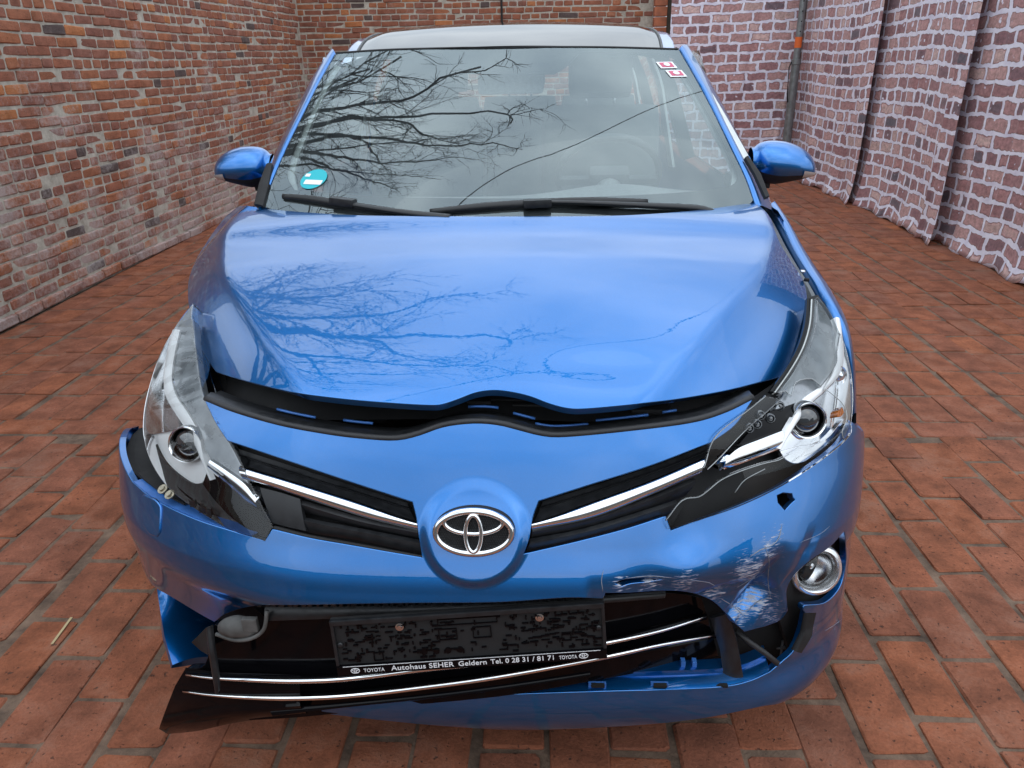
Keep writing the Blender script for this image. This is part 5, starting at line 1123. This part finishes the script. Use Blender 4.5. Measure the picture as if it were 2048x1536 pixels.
for s in (-1, 1):
    st = []
    for y, k in ((1.02, 1.), (1.3, 1.), (1.8, 1.01), (2.4, 1.015), (3.0, 1.015), (3.6, 1.0), (4.1, .96), (4.35, .90)):
        st.append([(s*x*k+CXO*(s > 0), y, z) for z, x in ((1.045, .775), (1.01, .80), (.9, .83), (.75, .855), (.6, .865), (.45, .862), (.30, .84), (.22, .80))])
    grid('side_panel', st, MT['paint'], CAR)
    sg = []
    for y in (1.32, 1.7, 2.3, 2.9, 3.5, 4.0): sg.append([(s*x+CXO*(s > 0), min(y+(z-1.05)*dy, 4.1), z) for z, x, dy in ((1.045, .775, .0), (1.2, .745, .0), (1.35, .695, .0), (1.47, .645, .0))])
    sg[0] = [(s*x+CXO*(s > 0), y, z) for z, x, y in ((1.045, .775, 1.32), (1.2, .745, 1.5), (1.35, .695, 1.72), (1.47, .645, 1.95))]
    grid('side_window', sg, MT['sideglass'], CAR)
    for y in (2.32, 3.35): ribbon('side_pillar', [(s*.775+CXO*(s > 0), y, 1.045), (s*.695, y+.02, 1.35), (s*.62, y+.03, 1.5)], [(s*.775+CXO*(s > 0), y+.10, 1.045), (s*.695, y+.12, 1.35), (s*.62, y+.13, 1.5)], MT['black'], CAR, bulge=.004, depth=.05, n=12, nrm=np.array([[s, 0, 0]]*12)); ribbon('pillar_lining', [(s*.70, y, 1.0), (s*.63, y+.02, 1.35), (s*.56, y+.03, 1.5)], [(s*.70, y+.11, 1.0), (s*.63, y+.13, 1.35), (s*.56, y+.14, 1.5)], MT['lgrey'], CAR, bulge=.01, depth=.01, n=12, nrm=np.array([[-s, -1, 0]]*12))
    for y in (.93, 3.71):
        c = np.array([s*.77, y, .318]); 
        ty_ = disc('wheel', c, (s, 0, 0), .31, [(.20, -.09), (.27, -.10), (.305, -.085), (.316, -.05), (.318, 0), (.316, .05), (.305, .085), (.27, .10), (.215, .095), (.205, .08)], MT['tyre'], CAR, seg=40)
        disc('rim', c, (s, 0, 0), .2, [(.208, .085), (.20, .07), (.17, .04), (.08, .06), (.03, .07), (.0005, .07)], MT['rim'], ty_, seg=40)
        for k in range(5):
            a = k*2*math.pi/5; d = np.array([0, math.cos(a), math.sin(a)]); bm = bmesh.new(); bbox(bm, c+d*.11+np.array([s*.07, 0, 0]), (.17, .045, .03), X=d, Y=np.cross((1, 0, 0), d), Z=(1, 0, 0), bev=.008); bm_obj('spoke', bm, MT['rim'], ty_)
# rear of the body
grid('tailgate', [[(x, y+.0*x, z) for x in np.linspace(-.74, .74, 12)] for y, z in ((4.40, .30), (4.45, .55), (4.42, .85), (4.36, 1.04))], MT['paint'], CAR)
grid('rear_window', [[(x*k, y, z) for x in np.linspace(-.66, .66, 12)] for y, z, k in ((4.36, 1.05, 1.), (4.28, 1.25, .95), (4.16, 1.44, .88))], MT['sideglass'], CAR)
grid('floor_pan', [[(x, y, .24) for x in np.linspace(-.72, .72, 6)] for y in np.linspace(.45, 4.35, 10)], MT['mblack'], CAR)
grid('bulkhead', [[(x, y, z) for x in np.linspace(-.72, .72, 8)] for y, z in ((1.0, .3), (1.0, .7), (.98, 1.0))], MT['dark'], CAR)
# ---- cabin
dz_ = lambda x: 1.03+.035*np.exp(-((x-.36)/.2)**2)
grid('dashboard', [[(x, y+.05*(x/.7)**2, dz_(x)*(0 if k < 0 else 1)+h) for x in np.linspace(-.70, .70, 40)] for y, h, k in ((.96, -.02, 1), (1.10, .0, 1), (1.25, .012, 1), (1.38, .004, 1), (1.43, -.03, 1), (1.44, -.15, 1), (1.40, -.35, 1))], MT['igrey'], CAR)
sc_ = AY(1216, 352, 1.60); sx_, sy_, sz_ = frame_from((0, .86, .5)); sn_ = np.array([0, .80, .6])
sx_, sy_, sz_ = frame_from(sn_)
sw = ell_ring('steering_wheel', sc_, sx_, sy_, sz_, .178, .178, .012, .012, MT['seat'], CAR, n=48)
bm = bmesh.new(); bbox(bm, sc_-sz_*.03, (.14, .12, .05), sx_, sy_, sz_, bev=.02); bbox(bm, sc_-sz_*.02, (.34, .03, .02), sx_, sy_, sz_, bev=.006); bm_obj('wheel_hub', bm, MT['seat'], sw)
tube('steering_column', [sc_-sz_*.05, sc_-sz_*.30], .045, MT['igrey'], CAR, seg=12)
def seat(x, y, wd):
    bm = bmesh.new(); X = (1, 0, 0); t = np.array([0, .28, .96]); n_ = np.array([0, -.96, .28])
    bbox(bm, (x, y-.22, .60), (wd, .52, .16), bev=.05); s_ = bm_obj('seat', bm, MT['seat'], CAR, smooth=True, auto=60)
    bm = bmesh.new(); bbox(bm, np.array([x, y, .62])+t*.34, (wd, .14, .66), X, n_, t, bev=.06); bm_obj('backrest', bm, MT['seat'], s_, smooth=True, auto=60)
    bm = bmesh.new(); bbox(bm, np.array([x, y, .62])+t*.80, (.27, .11, .19), X, n_, t, bev=.045); bm_obj('headrest', bm, MT['seat'], s_, smooth=True, auto=60)
    for k in (-.06, .06): tube('headrest_post', [np.array([x+k, y, .62])+t*.66, np.array([x+k, y, .62])+t*.74], .006, MT['satin'], s_, seg=8)
seat(.37, 2.10, .50); seat(-.37, 2.10, .50)
for x in (-.42, 0, .42): seat(x, 3.05, .40)
# interior mirror and A-pillar linings
mc = AY(1021, 168, 1.50); bm = bmesh.new(); bbox(bm, mc, (.215, .03, .062), bev=.015); im = bm_obj('interior_mirror', bm, MT['igrey'], CAR, smooth=True, auto=60)
tube('mirror_stalk', [mc+[0, .0, .03], mc+[0, .10, .05]], .012, MT['igrey'], im, seg=8)
for inner, s in (([(596, 384), (590, 340), (620, 255), (655, 178), (682, 134)], -1), ([(1462, 372), (1462, 335), (1425, 262), (1382, 185), (1342, 122)], 1)):
    I = resamp(WS.curve(inner, off=.05), 24); O = I+np.array([s*.07, .02, 0]); ribbon('pillar_lining', I, O, MT['lgrey'], CAR, bulge=.01, depth=.01, n=24)
# ---- door mirrors
def mirror(c, s, wd, hg, tiltz):
    n = 40; m = 24; rows = []; dz = .0
    def shape(u, v):     # u around, v from -1 (base) to 1 (tip) along s*x
        k = (1-abs(max(v, -.9))**3.2)**.42 if v < 1 else 0
        k = max(k, .02); kk = k*(1.0 if v < 0 else 1-.18*v)
        yy = math.cos(u)*.085*kk; zz = math.sin(u)*hg*kk
        if zz < 0: zz *= (.85-.35*v) if v > -.2 else .92
        if yy > 0: yy *= .7
        return c+np.array([s*wd*v, yy+.05*(.5-v)*0, zz+tiltz*v-.012*(v > 0)*v*v])
    vs = np.concatenate([np.linspace(-1, .7, 20), np.linspace(.75, .985, 10)])
    uu = np.linspace(0, 2*math.pi, n, endpoint=False)
    top = grid('side_mirror', [[shape(u, v) for u in np.linspace(-.50, math.pi+.50, 30)] for v in vs], MT['paint'], CAR)
    grid('mirror_base', [[shape(u, v)*1 for u in np.linspace(math.pi+.48, 2*math.pi-.48, 20)] for v in vs], MT['mblack'], top)
    grid('mirror_indicator', [[shape(u, v)+np.array([s*.004, -.004, -.001]) for u in np.linspace(math.pi+.10, math.pi+.70, 8)] for v in np.linspace(.45, .985, 10)], MT['clearsolid'], top)
    bm = bmesh.new(); bbox(bm, c+np.array([-s*wd*.95, .03, -hg*.75]), (.14, .10, .05), bev=.015); bm_obj('mirror_foot', bm, MT['mblack'], top)
    grid('mirror_tip', [[shape(u, v) for u in uu] for v in (.985, .999)], MT['paint'], top, closeu=True)
cl_ = AY(490, 336, 1.52); cr_ = AY(1564, 328, 1.52)
mirror(cl_, -1, .104, .072, -.004); mirror(cr_, 1, .110, .074, -.012)
